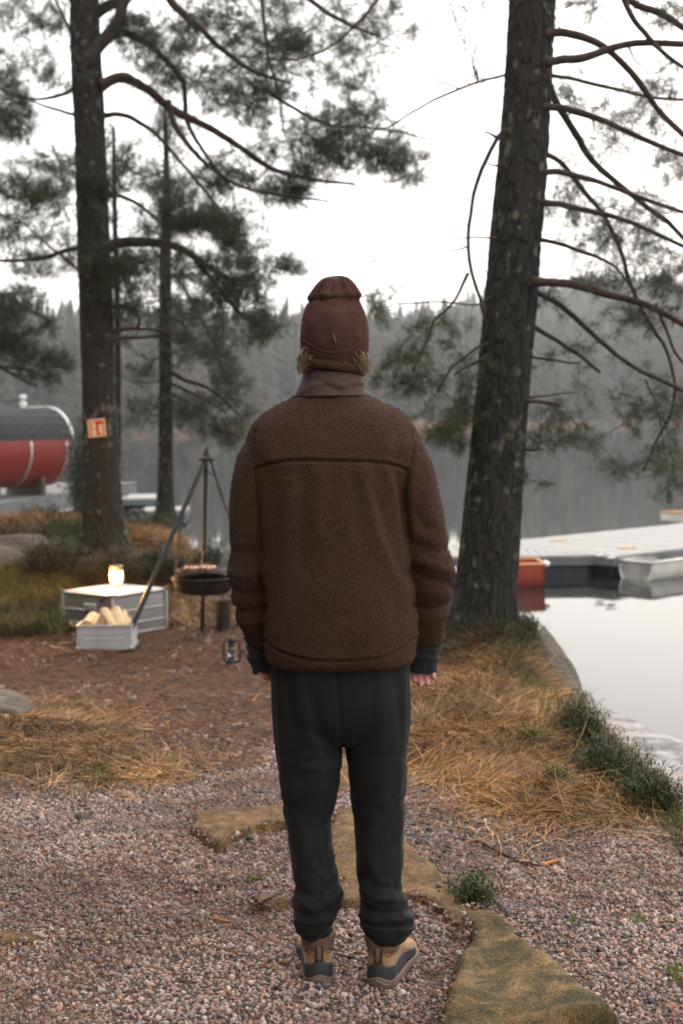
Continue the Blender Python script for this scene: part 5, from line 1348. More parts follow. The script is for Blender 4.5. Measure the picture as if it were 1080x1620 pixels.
for k in range(rows * 2):
    a0 = rb - .02 + k * (math.pi - 2 * rb + .04) / (rows * 2); a1 = a0 + (math.pi - 2 * rb + .04) / (rows * 2) * 1.12
    up_ = a0 < math.pi / 2
    off = .0 if k % 2 else .17
    nt_ = int(LS / .34)
    for i in range(nt_ + 1):
        l0 = max(-.04, i * .34 - off); l1 = min(LS + .04, (i + 1) * .34 - off - .012)
        if l1 - l0 < .03: continue
        e = .008 * math.sin(i * 7 + k * 3)
        V, F = arcpiece(a0, a1, RS + .004 + (.012 if k % 2 else .006), RS + .020 + (.012 if k % 2 else .0) + e * .5, l0, l1, 2)
        mesh('shingle', V, F, MT['shingle'], sn, smooth=False)
V, F = arcpiece(rb, math.pi - rb, RS - .02, RS + .05, -.10, -.041, 20); mesh('edge_trim', V, F, MT['white_trim'], sn)
for l in (.10, 1.22, 2.4, 3.5):
    V, F = arcpiece(rb - .05, -math.pi - rb + .05, RS + .001, RS + .010, l, l + .06, 26); mesh('steel_band', V, F, MT['alu_trim'], sn)
for l in (.06, LS - .1):
    V = [SE - ax * (l + .02)]; kk = 40
    for i in range(kk):
        a = 2 * math.pi * i / kk; V.append(SE - ax * (l + .0) + sdv * (RS - .045) * math.cos(a) + np.array([0, 0, (RS - .045) * math.sin(a)]))
    mesh('end_wall', V, [(0, 1 + i, 1 + (i + 1) % kk) for i in range(kk)], MT['timber'], sn, smooth=False)
for l in (.7, 2.1, 3.5):
    q = SE - ax * l; zc = -.42
    hgt = (q[2] - RS * .86) - zc
    MB().box([q[0], q[1], zc + hgt / 2 + .06], (.12, 1.5, hgt + .12), ph, .01).build('cradle', MT['timber'], sn)
cq = SE - ax * .70 + [0, 0, RS + .0]
CS_ = .75
chm = MB().lathe(cq, [(a_ * CS_, b_ * CS_) for a_, b_ in [(.13, -.02), (.14, .02), (.09, .06), (.085, .10), (.15, .14), (.11, .20)]], 20).build('chimney_base', MT['white_trim'], sn, True)
MB().lathe(cq + [0, 0, .20 * CS_], [(a_ * CS_, b_ * CS_) for a_, b_ in [(.07, 0), (.07, .13)]], 18).build('chimney_pipe', MT['chrome'], sn, True)
MB().lathe(cq + [0, 0, .33 * CS_], [(a_ * CS_, b_ * CS_) for a_, b_ in [(.08, 0), (.12, .03), (.12, .10), (.07, .14)]], 18).build('chimney_cowl', MT['white_trim'], sn, True)
MB().lathe(cq + [0, 0, .49 * CS_], [(a_ * CS_, b_ * CS_) for a_, b_ in [(.03, -.02), (.03, .03), (.09, .04), (.02, .1)]], 18).build('rain_cap', MT['plastic_dark'], sn, True)
MB().box(cq + ax * .35 + [0, 0, .03], (.45, .2, .03), ph, .01).build('roof_flashing', MT['white_trim'], sn)

#PERSON_BEGIN

# ------------------------------------------------------------------ the person
YP = 3.73
def pp(px, py, dy=0.0): return P(px, py, YP + dy)
pr = thing('person', 'person seen from behind in brown fleece jacket, dark trousers and maroon beanie', 'person', (float(pp(556, 1553)[0]), YP, 0))
K = YP / FPX                                     # metres per picture pixel at the person
def loft(rings, n=36, m=None, sub=3):
    """rings: (centre, ax vector, ay vector, exponent)"""
    c = np.array([list(r[0]) + list(r[1]) + list(r[2]) + [r[3]] for r in rings], float)
    q = smoothline(c, (len(c) - 1) * sub + 1)
    a = np.arange(n) * 2 * math.pi / n
    V = []
    for row in q:
        e = row[9]; ca_, sa_ = np.cos(a), np.sin(a)
        x = np.sign(ca_) * np.abs(ca_) ** (2 / e); y = np.sign(sa_) * np.abs(sa_) ** (2 / e)
        V.append(row[:3] + row[3:6] * x[:, None] + row[6:9] * y[:, None])
    M_ = len(V); V = np.concatenate(V)
    F = [(j * n + i, j * n + (i + 1) % n, (j + 1) * n + (i + 1) % n, (j + 1) * n + i) for j in range(M_ - 1) for i in range(n)]
    F += [tuple(range(n - 1, -1, -1)), tuple((M_ - 1) * n + i for i in range(n))]
    return V, F
def hring(xl, xr, py, dep, dy=0.0, e=2.3, py2=None):
    a = pp(xl, py, dy); b = pp(xr, py, dy)
    c = (a + b) / 2; hw = (b[0] - a[0]) / 2
    return (c, (hw, 0, 0), (0, dep, 0), e)
def limb(pts, n=24, sub=4, flat=1.0, e=2.1):
    """pts: (px,py,dy,half width px, half depth m)"""
    P0 = np.array([pp(p[0], p[1], p[2]) for p in pts])
    t = np.gradient(P0, axis=0); t /= np.linalg.norm(t, axis=1)[:, None]
    R_ = []
    for i, p in enumerate(pts):
        y = np.array([0, 1.0, 0]); x = np.cross(y, t[i]); x /= np.linalg.norm(x); y = np.cross(t[i], x)
        if x[0] < 0: x = -x
        R_.append((P0[i], x * p[3] * K, y * p[4], e))
    return loft(R_, n, sub=sub)
def fuse(parts, voxel, smooth=6, factor=.5):
    V = []; F = []; n = 0
    for v, f in parts:
        V.append(np.asarray(v)); F += [tuple(i + n for i in q) for q in f]; n += len(v)
    me = bpy.data.meshes.new('tmp'); me.from_pydata([tuple(p) for p in np.concatenate(V)], [], F); me.update()
    o = bpy.data.objects.new('tmp', me); COL.objects.link(o)
    import bmesh
    bm = bmesh.new(); bm.from_mesh(me); bmesh.ops.recalc_face_normals(bm, faces=bm.faces); bm.to_mesh(me); bm.free()
    r = o.modifiers.new('r', 'REMESH'); r.mode = 'VOXEL'; r.voxel_size = voxel; r.adaptivity = 0
    s_ = o.modifiers.new('s', 'SMOOTH'); s_.factor = factor; s_.iterations = smooth
    dg = bpy.context.evaluated_depsgraph_get(); ev = o.evaluated_get(dg); m2 = bpy.data.meshes.new_from_object(ev)
    N_ = len(m2.vertices); co = np.zeros(N_ * 3); m2.vertices.foreach_get('co', co); co = co.reshape(-1, 3)
    no = np.zeros(N_ * 3, np.float32); m2.vertices.foreach_get('normal', no); no = no.reshape(-1, 3).astype(float)
    k = len(m2.polygons); fi = np.zeros(len(m2.loops), np.int32); m2.loops.foreach_get('vertex_index', fi)
    bpy.data.objects.remove(o); bpy.data.meshes.remove(me); bpy.data.meshes.remove(m2)
    return co, no, fi.reshape(k, 4)
def topx(v):
    d = v - CAM; f = d @ _F
    return 540 + (d @ _R) / f * FPX, 810 - (d @ _U) / f * FPX
def segdist(x, y, line):
    """distance in picture units on the person's back, and along"""
    d = np.full(x.shape, 1e9); sgn = np.zeros(x.shape)
    for (ax, ay), (bx, by) in zip(line[:-1], line[1:]):
        ex, ey = bx - ax, by - ay; L2 = ex * ex + ey * ey
        t = np.clip(((x - ax) * ex + (y - ay) * ey) / L2, 0, 1)
        q = np.hypot(x - ax - t * ex, y - ay - t * ey)
        s_ = np.sign((x - ax) * ey - (y - ay) * ex)
        sgn = np.where(q < d, s_, sgn); d = np.minimum(d, q)
    return d, sgn
def crease(x, y, line, w, amp, endfade=True):
    d, _ = segdist(x, y, smoothline(line, 16)[:, :2])
    return amp * np.exp(-(d / w) ** 2)

# jacket -------------------------------------------------
torso = [hring(434, 648, 1049, .135, 0, 2.5), hring(423, 656, 1040, .158, 0, 2.6), hring(418, 658, 1005, .168, 0, 2.6), hring(415, 655, 950, .168, 0, 2.5), hring(410, 646, 880, .160, 0, 2.5), hring(404, 641, 800, .155, 0, 2.4),
         hring(398, 650, 742, .148, 0, 2.3), hring(388, 668, 708, .136, 0, 2.25), hring(392, 660, 686, .124, 0, 2.2), hring(402, 648, 667, .112, 0, 2.15), hring(420, 632, 651, .098, .0, 2.1), hring(443, 604, 638, .085, .0, 2.0), hring(468, 576, 624, .074, .0, 2.0), hring(474, 572, 612, .068, .0, 2.0)]
armL = [(440, 700, 0, 26, .06), (420, 716, 0, 35, .070), (408, 748, .0, 37, .072), (401, 800, .0, 37, .068), (399, 850, .0, 36, .064), (398, 905, .01, 36, .060), (400, 945, .03, 35, .058), (404, 975, .04, 31, .055), (409, 1000, .055, 26, .048), (411, 1018, .06, 22, .042)]
armR = [(618, 700, 0, 26, .06), (637, 716, 0, 35, .070), (648, 748, .0, 37, .072), (661, 800, .0, 37, .068), (671, 852, .0, 37, .064), (681, 900, .01, 36, .060), (681, 940, .03, 33, .058), (679, 972, .04, 29, .055), (677, 998, .055, 27, .048), (676, 1016, .06, 24, .042)]
co, no, fa = fuse([loft(torso, 72), limb(armL, 36), limb(armR, 36)], .0034, 22)
u, v = topx(co)
back = ss(.25, -.15, no[:, 1])
isR = (u > 640); 
d = np.zeros(len(co))
# long soft drape folds, ridges then hollows
for line, wd, am in [([(574, 742), (588, 820), (618, 890), (645, 960), (652, 1000)], 13, .0075), ([(612, 745), (628, 800), (640, 862), (642, 900)], 8, .006), ([(596, 780), (615, 850), (636, 905)], 9, -.007),
                     ([(630, 752), (637, 800), (644, 850)], 6, -.006), ([(462, 740), (458, 800), (455, 870), (450, 950)], 12, .005), ([(500, 742), (503, 800), (500, 850)], 12, .004), ([(481, 745), (480, 820), (474, 900)], 10, -.004),
                     ([(540, 742), (545, 790), (552, 850)], 12, .003), ([(430, 740), (434, 800), (432, 880), (428, 960)], 12, -.005), ([(440, 1000), (460, 940), (470, 900)], 12, .004),
                     ([(520, 640), (522, 690), (520, 726)], 20, -.002), ([(600, 655), (612, 690), (616, 728)], 12, .003), ([(430, 670), (424, 700), (430, 735)], 12, .003), ([(630, 690), (628, 715), (616, 735)], 9, -.004), ([(462, 670), (466, 700), (465, 725)], 12, .0025),
                     ([(640, 930), (600, 985), (560, 1005)], 18, .003)]:
    d += crease(u, v, line, wd, am) * back
# sleeves
for line, wd, am in [([(648, 742), (652, 800), (655, 850)], 9, .006), ([(668, 730), (676, 780), (690, 830)], 12, .004), ([(655, 862), (680, 872), (712, 868)], 9, -.006), ([(652, 885), (680, 893), (714, 905)], 8, .006), ([(655, 905), (685, 918), (716, 925)], 7, -.007), ([(656, 932), (685, 940), (712, 942)], 8, .005),
                     ([(654, 958), (680, 964), (708, 958)], 5, -.008), ([(656, 978), (680, 980), (706, 975)], 6, .004), ([(656, 812), (670, 830), (692, 838)], 9, -.005),
                     ([(408, 742), (400, 790), (402, 840)], 8, .005), ([(385, 720), (378, 780), (376, 830)], 12, .003), ([(366, 870), (390, 880), (412, 872)], 9, -.005), ([(364, 905), (388, 912), (414, 905)], 8, .005), ([(366, 932), (390, 940), (414, 935)], 7, -.007),
                     ([(368, 962), (390, 968), (416, 962)], 5, -.008), ([(376, 982), (395, 986), (416, 982)], 6, .004), ([(395, 700), (388, 740), (392, 770)], 8, -.004), ([(672, 700), (668, 730), (672, 765)], 8, -.004)]:
    d += crease(u, v, line, wd, am)
d += (fbm(co[:, 0] * 9, co[:, 1] * 9, co[:, 2] * 5, s=15, o=3) - .5) * .012
d += (fbm(co[:, 0] * 60, co[:, 1] * 60, co[:, 2] * 60, s=19, o=2) - .5) * .0022
# stitched seams
YOKE = [(402, 744), (420, 736), (445, 731), (470, 728), (540, 729), (600, 732), (625, 737), (645, 744)]
HEM = [(419, 1012), (432, 1025), (460, 1038), (500, 1046), (545, 1047), (595, 1043), (630, 1031), (656, 1010)]
ARML = [(404, 682), (400, 712), (402, 744), (408, 790), (411, 850), (414, 920), (419, 1000)]
ARMR = [(652, 684), (655, 712), (646, 744), (638, 790), (637, 850), (646, 920), (655, 985)]
seam = np.zeros(len(co))
for ln__, wd, am in ((YOKE, 2.4, .0085), (HEM, 2.4, .0075)):
    seam = np.maximum(seam, crease(u, v, ln__, wd, am) * (no[:, 1] < .1))
    d += crease(u, v + 5, ln__, 5, .0015) * (no[:, 1] < .1)
for ln__ in (ARML, ARMR): seam = np.maximum(seam, crease(u, v, ln__, 3.0, .0065) * (no[:, 1] < .35))
for zc in ((411, 1016), (676, 1014)): pass
co2 = co + no * (d - seam)[:, None]
jk = mesh('fleece_jacket', co2, fa, MT['fleece'], pr)
# short wool curls standing off the cloth so that its outline is fuzzy
n = 45000
ia = np.nonzero(seam < .0012)[0]; ia = ia[R.randint(0, len(ia), n)]; b0 = co2[ia] + R.normal(0, .0016, (n, 3)); nn_ = no[ia]
dr = nn_ + R.normal(0, .7, (n, 3)); dr /= np.linalg.norm(dr, axis=1)[:, None]
sd_ = np.cross(dr, R.normal(0, 1, (n, 3))); sd_ /= np.linalg.norm(sd_, axis=1)[:, None]
L_ = R.uniform(.002, .0048, n)[:, None]
V = np.stack([b0 - nn_ * .001 - sd_ * .0007, b0 - nn_ * .001 + sd_ * .0007, b0 + dr * L_], 1).reshape(-1, 3)
MT['pile'] = mat('fleece_pile', (.066, .033, .0205), (.10, .051, .032), 150, .95, 0, sheen=.05, spec=.1)
pile = mesh('fleece_pile', V, np.arange(n * 3).reshape(-1, 3), MT['pile'], jk, smooth=False); pile['kind'] = 'stuff'

# collar: woven band and fleece roll ---------------------
def cloth_shell(name, rings, n, m_, parent, sub=6, fold=None, thick=None):
    V, F = loft(rings, n, sub=sub); V = np.array(V)
    F = F[:-2]
    if fold is not None:
        uu, vv = topx(V); c = V.mean(0); nr = V - [c[0], c[1], 0]; nr[:, 2] = 0; nr /= np.linalg.norm(nr, axis=1)[:, None] + 1e-9
        V = V + nr * fold(uu, vv, V)[:, None]
    return mesh(name, V, F, m_, parent)
collar_fold = lambda a, b, V: (crease(a, b, [(500, 600), (520, 612), (535, 618)], 5, -.004) + crease(a, b, [(540, 612), (560, 604), (575, 606)], 4, .004) + crease(a, b, [(478, 620), (500, 608), (515, 606)], 4, .003) + (fbm(V[:, 0] * 30, V[:, 1] * 30, V[:, 2] * 30, s=3) - .5) * .004) * (V[:, 1] < YP)
cb = cloth_shell('collar', [hring(466, 579, 627, .082, 0, 2.0), hring(470, 576, 617, .077, 0, 2.0), hring(475, 574, 605, .073, .0, 2.0), hring(479, 573, 592, .070, .004, 2.0), hring(481, 572, 586, .066, .006, 2.0)], 72, MT['collar'], pr, 6, collar_fold)
# roll of fleece at the top edge
an = np.linspace(0, 2 * math.pi, 61)[:-1]
c0_ = pp(526, 583, .002)
ringp = np.array([[c0_[0] + 46.5 * K * math.cos(a), c0_[1] + .068 * math.sin(a), c0_[2] + .006 * math.sin(a) * -1 - .010 * math.cos(a) + .012 * (math.sin(a) < -.3) * 0] for a in an])
tv = []; nv = 12
for i, a in enumerate(an):
    rad_ = np.array([math.cos(a), math.sin(a), 0]); 
    for j in range(nv):
        b = 2 * math.pi * j / nv; rr_ = .0085 * (1 + .25 * (R.rand() - .5))
        tv.append(ringp[i] + rad_ * rr_ * math.cos(b) + np.array([0, 0, 1.5 * rr_ * math.sin(b)]))
fr = [(i * nv + j, i * nv + (j + 1) % nv, ((i + 1) % 60) * nv + (j + 1) % nv, ((i + 1) % 60) * nv + j) for i in range(60) for j in range(nv)]
mesh('collar_roll', tv, fr, MT['fleece'], pr)
# neck seam piping
c1_ = pp(522, 627, 0)
MB().tube([[c1_[0] + 57.5 * K * math.cos(a), c1_[1] + .0835 * math.sin(a), c1_[2] + .001] for a in np.linspace(0, 2 * math.pi, 60)], .0018, 6, False).build('collar_seam', MT['fleece'], pr, True)

# trousers -----------------------------------------------
pel = [hring(436, 642, 1000, .12, 0, 2.4), hring(430, 647, 1040, .13, 0, 2.4), hring(428, 648, 1080, .135, 0, 2.4), hring(429, 649, 1120, .13, 0, 2.5), hring(432, 648, 1150, .11, 0, 2.5), hring(440, 640, 1172, .08, 0, 2.5)]
def leg(rows, dys):
    return [((a + b) / 2, y, dy, (b - a) / 2, dep) for (y, a, b, dep), dy in zip(rows, dys)]
LL_ = [(1100, 430, 540, .11), (1140, 430, 543, .112), (1180, 433, 542, .108), (1215, 437, 540, .10), (1250, 442, 537, .092), (1290, 449, 527, .084), (1330, 455, 527, .078), (1370, 460, 533, .076), (1400, 463, 538, .076), (1425, 463, 540, .078), (1445, 457, 532, .078), (1460, 461, 522, .068), (1474, 470, 511, .052)]
RL_ = [(1100, 546, 648, .11), (1140, 545, 649, .112), (1180, 546, 647, .108), (1215, 549, 645, .10), (1250, 552, 642, .092), (1290, 556, 641, .084), (1344, 560, 640, .078), (1385, 564, 638, .076), (1415, 568, 639, .076), (1438, 567, 647, .078), (1453, 567, 654, .078), (1468, 571, 651, .070), (1484, 584, 634, .054)]
co, no, fa = fuse([loft(pel, 60), limb(leg(LL_, [0] * 4 + [.0, .0, -.01, -.015, -.02, -.02, -.02, -.02, -.015]), 40, 4, e=2.2), limb(leg(RL_, [0] * 4 + [.0, .0, -.01, -.015, -.02, -.02, -.02, -.02, -.015]), 40, 4, e=2.2)], .0040, 8)
u, v = topx(co); d = np.zeros(len(co))
for line, wd, am in [([(530, 1062), (535, 1110), (541, 1180)], 4, -.004), ([(470, 1064), (475, 1110), (490, 1170)], 10, .005), ([(492, 1100), (505, 1150), (518, 1200)], 9, -.005), ([(450, 1080), (460, 1150), (462, 1220)], 12, -.004), ([(600, 1064), (603, 1120), (596, 1180)], 12, .005), ([(625, 1070), (633, 1130), (640, 1200)], 8, -.005),
                     ([(640, 1070), (640, 1150), (634, 1250), (632, 1350)], 4, .003), ([(448, 1196), (480, 1206), (535, 1190)], 4, -.0018), ([(480, 1215), (510, 1218), (537, 1212)], 5, .003), ([(585, 1200), (620, 1194), (645, 1202)], 4, -.0015), ([(560, 1275), (600, 1280), (635, 1268)], 8, -.0015), ([(455, 1290), (480, 1280), (520, 1296)], 8, -.002),
                     ([(470, 1300), (480, 1340), (470, 1390)], 9, .004), ([(505, 1300), (500, 1350), (512, 1400)], 9, -.004), ([(590, 1290), (585, 1350), (600, 1400)], 9, .004), ([(465, 1400), (490, 1418), (520, 1408), (538, 1392)], 6, -0.0049), ([(462, 1418), (490, 1438), (522, 1428), (538, 1412)], 6, 0.0049), ([(460, 1440), (490, 1452), (520, 1440)], 4, -0.0056),
                     ([(500, 1375), (515, 1395), (512, 1420)], 6, 0.0035), ([(466, 1456), (490, 1462), (512, 1456)], 3.5, 0.0028), ([(575, 1388), (600, 1402), (636, 1408)], 6, -0.0042), ([(572, 1408), (600, 1424), (640, 1424)], 6, 0.0049), ([(570, 1430), (600, 1444), (650, 1440)], 5, -0.0049), ([(572, 1448), (605, 1458), (652, 1452)], 4, 0.0042), ([(574, 1458), (605, 1468), (650, 1464)], 3, -0.0049), ([(622, 1390), (632, 1420), (628, 1450)], 6, -0.0035)]:
    d += crease(u, v, line, wd, am)
d += (fbm(co[:, 0] * 9, co[:, 1] * 9, co[:, 2] * 4, s=25, o=3) - .5) * .010
d += (fbm(co[:, 0] * 20, co[:, 1] * 20, co[:, 2] * 40, s=26, o=2) - .5) * .014 * ss(1380, 1440, v)
d += (np.abs(fbm(co[:, 0] * 11 + 4, co[:, 1] * 8, co[:, 2] * 16 - co[:, 0] * 9, s=29, o=3) - .5) - .10) * .022 * ss(1120, 1260, v)
for lnn in ([(432, 1070), (436, 1180), (446, 1290), (458, 1400)], [(645, 1070), (646, 1180), (640, 1290), (637, 1400)]): d -= crease(u, v, lnn, 1.8, .002)
mesh('trousers', co + no * d[:, None], fa, MT['trouser'], pr)

# body ---------------------------------------------------
hc = pp(529, 528, .03)
def head_rings():
    z = lambda t: hc[2] + t
    R_ = []
    for dz, hx, hy, oy in [(-.125, .044, .052, .038), (-.11, .053, .068, .035), (-.085, .060, .080, .025), (-.05, .066, .084, .018), (-.02, .069, .086, .016), (.0, .069, .084, .016), (.02, .064, .078, .014), (.038, .052, .064, .012), (.05, .034, .042, .010), (.055, .01, .012, .01)]:
        R_.append(((hc[0], hc[1] + oy, z(dz)), (hx, 0, 0), (0, hy, 0), 2.1))
    return R_
face = [((hc + [0, .098, -.045]), (.014, 0, 0), (0, .004, 0), 2), ((hc + [0, .104, -.03]), (.015, 0, 0), (0, .020, 0), 2), ((hc + [0, .100, -.01]), (.009, 0, 0), (0, .012, 0), 2), ((hc + [0, .095, .012]), (.006, 0, 0), (0, .004, 0), 2)]
lips = [((hc + [-.026, .088, -.072]), (0, .004, 0), (0, 0, .003), 2), ((hc + [0, .100, -.070]), (0, .009, 0), (0, 0, .010), 2), ((hc + [.026, .088, -.072]), (0, .004, 0), (0, 0, .003), 2)]
brow = [((hc + [-.042, .078, .022]), (0, .010, 0), (0, 0, .006), 2), ((hc + [0, .096, .022]), (0, .008, 0), (0, 0, .006), 2), ((hc + [.042, .078, .022]), (0, .010, 0), (0, 0, .006), 2)]
parts = [loft(head_rings(), 36, sub=3), loft(face, 12), loft(lips, 10), loft(brow, 10)]
for s_ in (-1, 1):
    e_ = hc + [s_ * .066, .01, -.052]
    parts.append(loft([(e_ + [0, 0, -.03], (.006, 0, 0), (0, .008, 0), 2), (e_ + [s_ * .008, -.008, -.005], (.006, 0, 0), (0, .016, 0), 2), (e_ + [s_ * .012, -.012, .02], (.005, 0, 0), (0, .018, 0), 2), (e_ + [s_ * .006, -.004, .032], (.004, 0, 0), (0, .008, 0), 2)], 12))
shr = lambda rings, k: [(r[0], np.array(r[1]) * k, np.array(r[2]) * k, r[3]) for r in rings]
parts.append(loft([((hc[0], hc[1] - .01, hc[2] - .06), (.055, 0, 0), (0, .06, 0), 2), ((hc[0] - .003, hc[1] - .025, hc[2] - .12), (.056, 0, 0), (0, .058, 0), 2), (pp(524, 630, .0), (.065, 0, 0), (0, .062, 0), 2), (pp(525, 670, 0), (.10, 0, 0), (0, .08, 0), 2)], 30))
parts.append(loft(shr(torso[1:-2], .8), 48)); parts.append(loft(shr(pel[:-1], .74), 40))
sh = lambda rows, k: [(a, b, c, d_ * k, e_ * k) for a, b, c, d_, e_ in rows]
def foot(cx, cy, yaw):
    rr = []
    for t, hw, hh, zz in [(-.055, .012, .02, .04), (-.04, .018, .03, .05), (0, .022, .034, .055), (.06, .026, .022, .045), (.11, .028, .014, .035), (.14, .02, .009, .03)]:
        rr.append(((cx + t * math.sin(yaw), cy + t * math.cos(yaw), zz), (hw * math.cos(yaw), -hw * math.sin(yaw), 0), (0, 0, hh), 2.2))
    return loft(rr, 20)
fL = pp(506, 1545); fR = pp(597, 1555)
YAW_L, YAW_R = math.radians(-4), math.radians(15)
hL, hR = np.array([fL[0], YP - .055, 0]), np.array([fR[0], YP - .075, 0])          # heel backs
cLx, cRx = hL + [math.sin(YAW_L) * .09, math.cos(YAW_L) * .09, 0], hR + [math.sin(YAW_R) * .09, math.cos(YAW_R) * .09, 0]
parts.append(limb(sh(leg(LL_[2:], [0] * 4 + [-.01, -.015, -.02, -.02, -.015, -.01, 0]), .72) + [(506, 1500, .0, 14, .028), (506, 1530, .01, 13, .026)], 24))
parts.append(limb(sh(leg(RL_[2:], [0] * 4 + [-.01, -.015, -.02, -.02, -.015, -.01, 0]), .72) + [(606, 1505, -.01, 14, .028), (603, 1535, -.01, 13, .026)], 24))
parts.append(foot(cLx[0], cLx[1] , YAW_L)); parts.append(foot(cRx[0], cRx[1], YAW_R))
def hand(side, wrist, palm, kn, fingers, thumb):
    """wrist and knuckle points in picture units at depth dy; five separate bent fingers rooted in the palm"""
    out = [limb([(wrist[0], wrist[1] - 26, wrist[2], 17, .024), (wrist[0], wrist[1], wrist[2], 15, .019), (palm[0], palm[1], palm[2], 20, .016), (kn[0], kn[1], kn[2], 21, .014), (kn[0], kn[1] + 4, kn[2], 17, .010)], 20)]
    for pts, r_ in fingers + [thumb]:
        q = np.array([pp(*p) for p in pts]); q = smoothline(q, 10)
        rr = r_ * np.array([1, 1.0, .98, 1.0, .95, .93, .96, .9, .82, .5])
        out.append(tube(q, rr, 12))
    return out
parts += hand(1, (674, 1012, .06), (671, 1034, .06), (668, 1054, .062),
              [([(654, 1048, .066), (653, 1062, .074), (654, 1071, .062), (656, 1080, .045)], .0092), ([(663, 1050, .062), (663, 1066, .064), (664, 1077, .052), (666, 1087, .036)], .0096),
               ([(673, 1050, .058), (674, 1066, .060), (675, 1076, .050), (677, 1085, .036)], .0092), ([(682, 1048, .056), (684, 1059, .056), (685, 1067, .050), (686, 1075, .040)], .0084)],
              ([(655, 1026, .07), (646, 1040, .085), (645, 1055, .09), (647, 1066, .085)], .0098))
parts += hand(-1, (412, 1015, .06), (415, 1032, .06), (420, 1048, .062),
              [([(432, 1044, .066), (433, 1056, .074), (432, 1066, .066), (431, 1076, .05)], .0090), ([(425, 1046, .062), (426, 1060, .066), (426, 1068, .056), (425, 1078, .042)], .0092),
               ([(418, 1044, .058), (419, 1057, .060), (419, 1065, .052), (418, 1075, .04)], .0090), ([(411, 1040, .056), (412, 1051, .056), (412, 1059, .050), (412, 1068, .04)], .0080)],
              ([(430, 1022, .07), (438, 1034, .085), (440, 1048, .09), (438, 1058, .088)], .0098))
parts.append(limb([(430, 715, 0, 20, .04), (405, 800, 0, 24, .04), (400, 905, .01, 20, .034), (411, 1015, .06, 14, .022)], 20))
parts.append(limb([(628, 715, 0, 20, .04), (658, 800, 0, 24, .04), (680, 905, .01, 20, .034), (676, 1015, .06, 14, .022)], 20))
co, no, fa = fuse(parts, .0040, 3)
mesh('body', co, fa, MT['skin'], pr)
for s_ in (-1, 1):
    MB().lathe(hc + [s_ * .031, .082, .0], [(.001, -.011), (.008, -.008), (.011, 0), (.008, .008), (.001, .011)], 14).build('eye', MT['white_trim'], pr, True)
    MB().lathe(hc + [s_ * .031, .0925, .0], [(.001, -.004), (.004, -.002), (.0045, 0), (.004, .002), (.001, .004)], 10).build('pupil', MT['boot_black'], pr, True)
for s_ in (-1, 1):
    pts_ = [hc + [s_ * .018, .099, .024], hc + [s_ * .034, .094, .028], hc + [s_ * .048, .080, .024]]
    MB().tube(smoothline(np.array(pts_), 8), .003, 6).build('eyebrow', MT['hair'], pr, True)

# beanie --------------------------------------------------
prof = [(575.5, 46.5), (571, 48.8), (562, 51.5), (550, 53), (537, 54), (525, 53.6), (512, 52), (500, 49.5), (490, 46.0), (483, 42.5), (478.5, 39.5), (475.5, 38.5), (472.5, 40.2), (468.5, 40.2), (463, 36.6), (457, 32.6), (451, 28.6), (446, 24.4), (442, 19.5), (439.6, 13.5), (438.4, 7), (438, .6)]
q = smoothline(np.array(prof), 150)
NT = 96 * 5; a = np.arange(NT) * 2 * math.pi / NT
V = []
for py, hw in q:
    c = pp(528.5 + (py - 505) * .008, py, .03)
    t = float(ss(579, 437, py)); low = float(ss(500, 579, py))
    dep = hw * K * (1.0 + .32 * float(ss(450, 520, py))) if py > 440 else hw * K
    cy_ = c[1] - .030 * float(ss(520, 440, py)) + .006
    rib = .0016 * np.sin(a * 96 + 0) * min(1, hw / 26)
    seam4 = -.010 * sum(np.exp(-((np.angle(np.exp(1j * (a - s0)))) / .085) ** 2) for s0 in (-math.pi / 2 + .42, -math.pi / 2 - .12, -math.pi / 2 - .75, math.pi / 2, math.pi)) * float(ss(482, 462, py)) * min(1, hw / 15)
    wob = .004 * (fbm(np.cos(a) * 1.5 + 7, np.sin(a) * 1.5 + 3, np.full(NT, py * .03), s=81, o=2) - .5) * 2
    r1 = 1 + (rib + seam4 + wob) / (hw * K + 1e-4)
    crn_ = .003 * np.cos(a) * float(ss(486, 470, py)) * min(1, hw / 30)
    tilt = crn_ + (-.004 * np.cos(a)) * float(ss(540, 579, py)) - .006 * np.sin(a) * float(ss(540, 579, py)) * 0
    back_ = np.sin(a) < 0
    x = c[0] + hw * K * np.cos(a) * r1; y = cy_ + dep * np.sin(a) * r1; z = c[2] + tilt
    if py < 486:  # crown slouches to the back: corner left and right stick out
        k = float(ss(486, 470, py)) * float(ss(440, 462, py)); x = x + .004 * np.sign(np.cos(a)) * np.abs(np.cos(a)) ** 6 * k
    x = x + .003 * float(ss(470, 440, py))
    z = z + .118 * low * np.maximum(0, np.sin(a)) ** .8
    V.append(np.stack([x, y, z * np.ones(NT)], 1))
M_ = len(V); V = np.concatenate(V); ids = np.arange(M_ * NT).reshape(M_, NT)
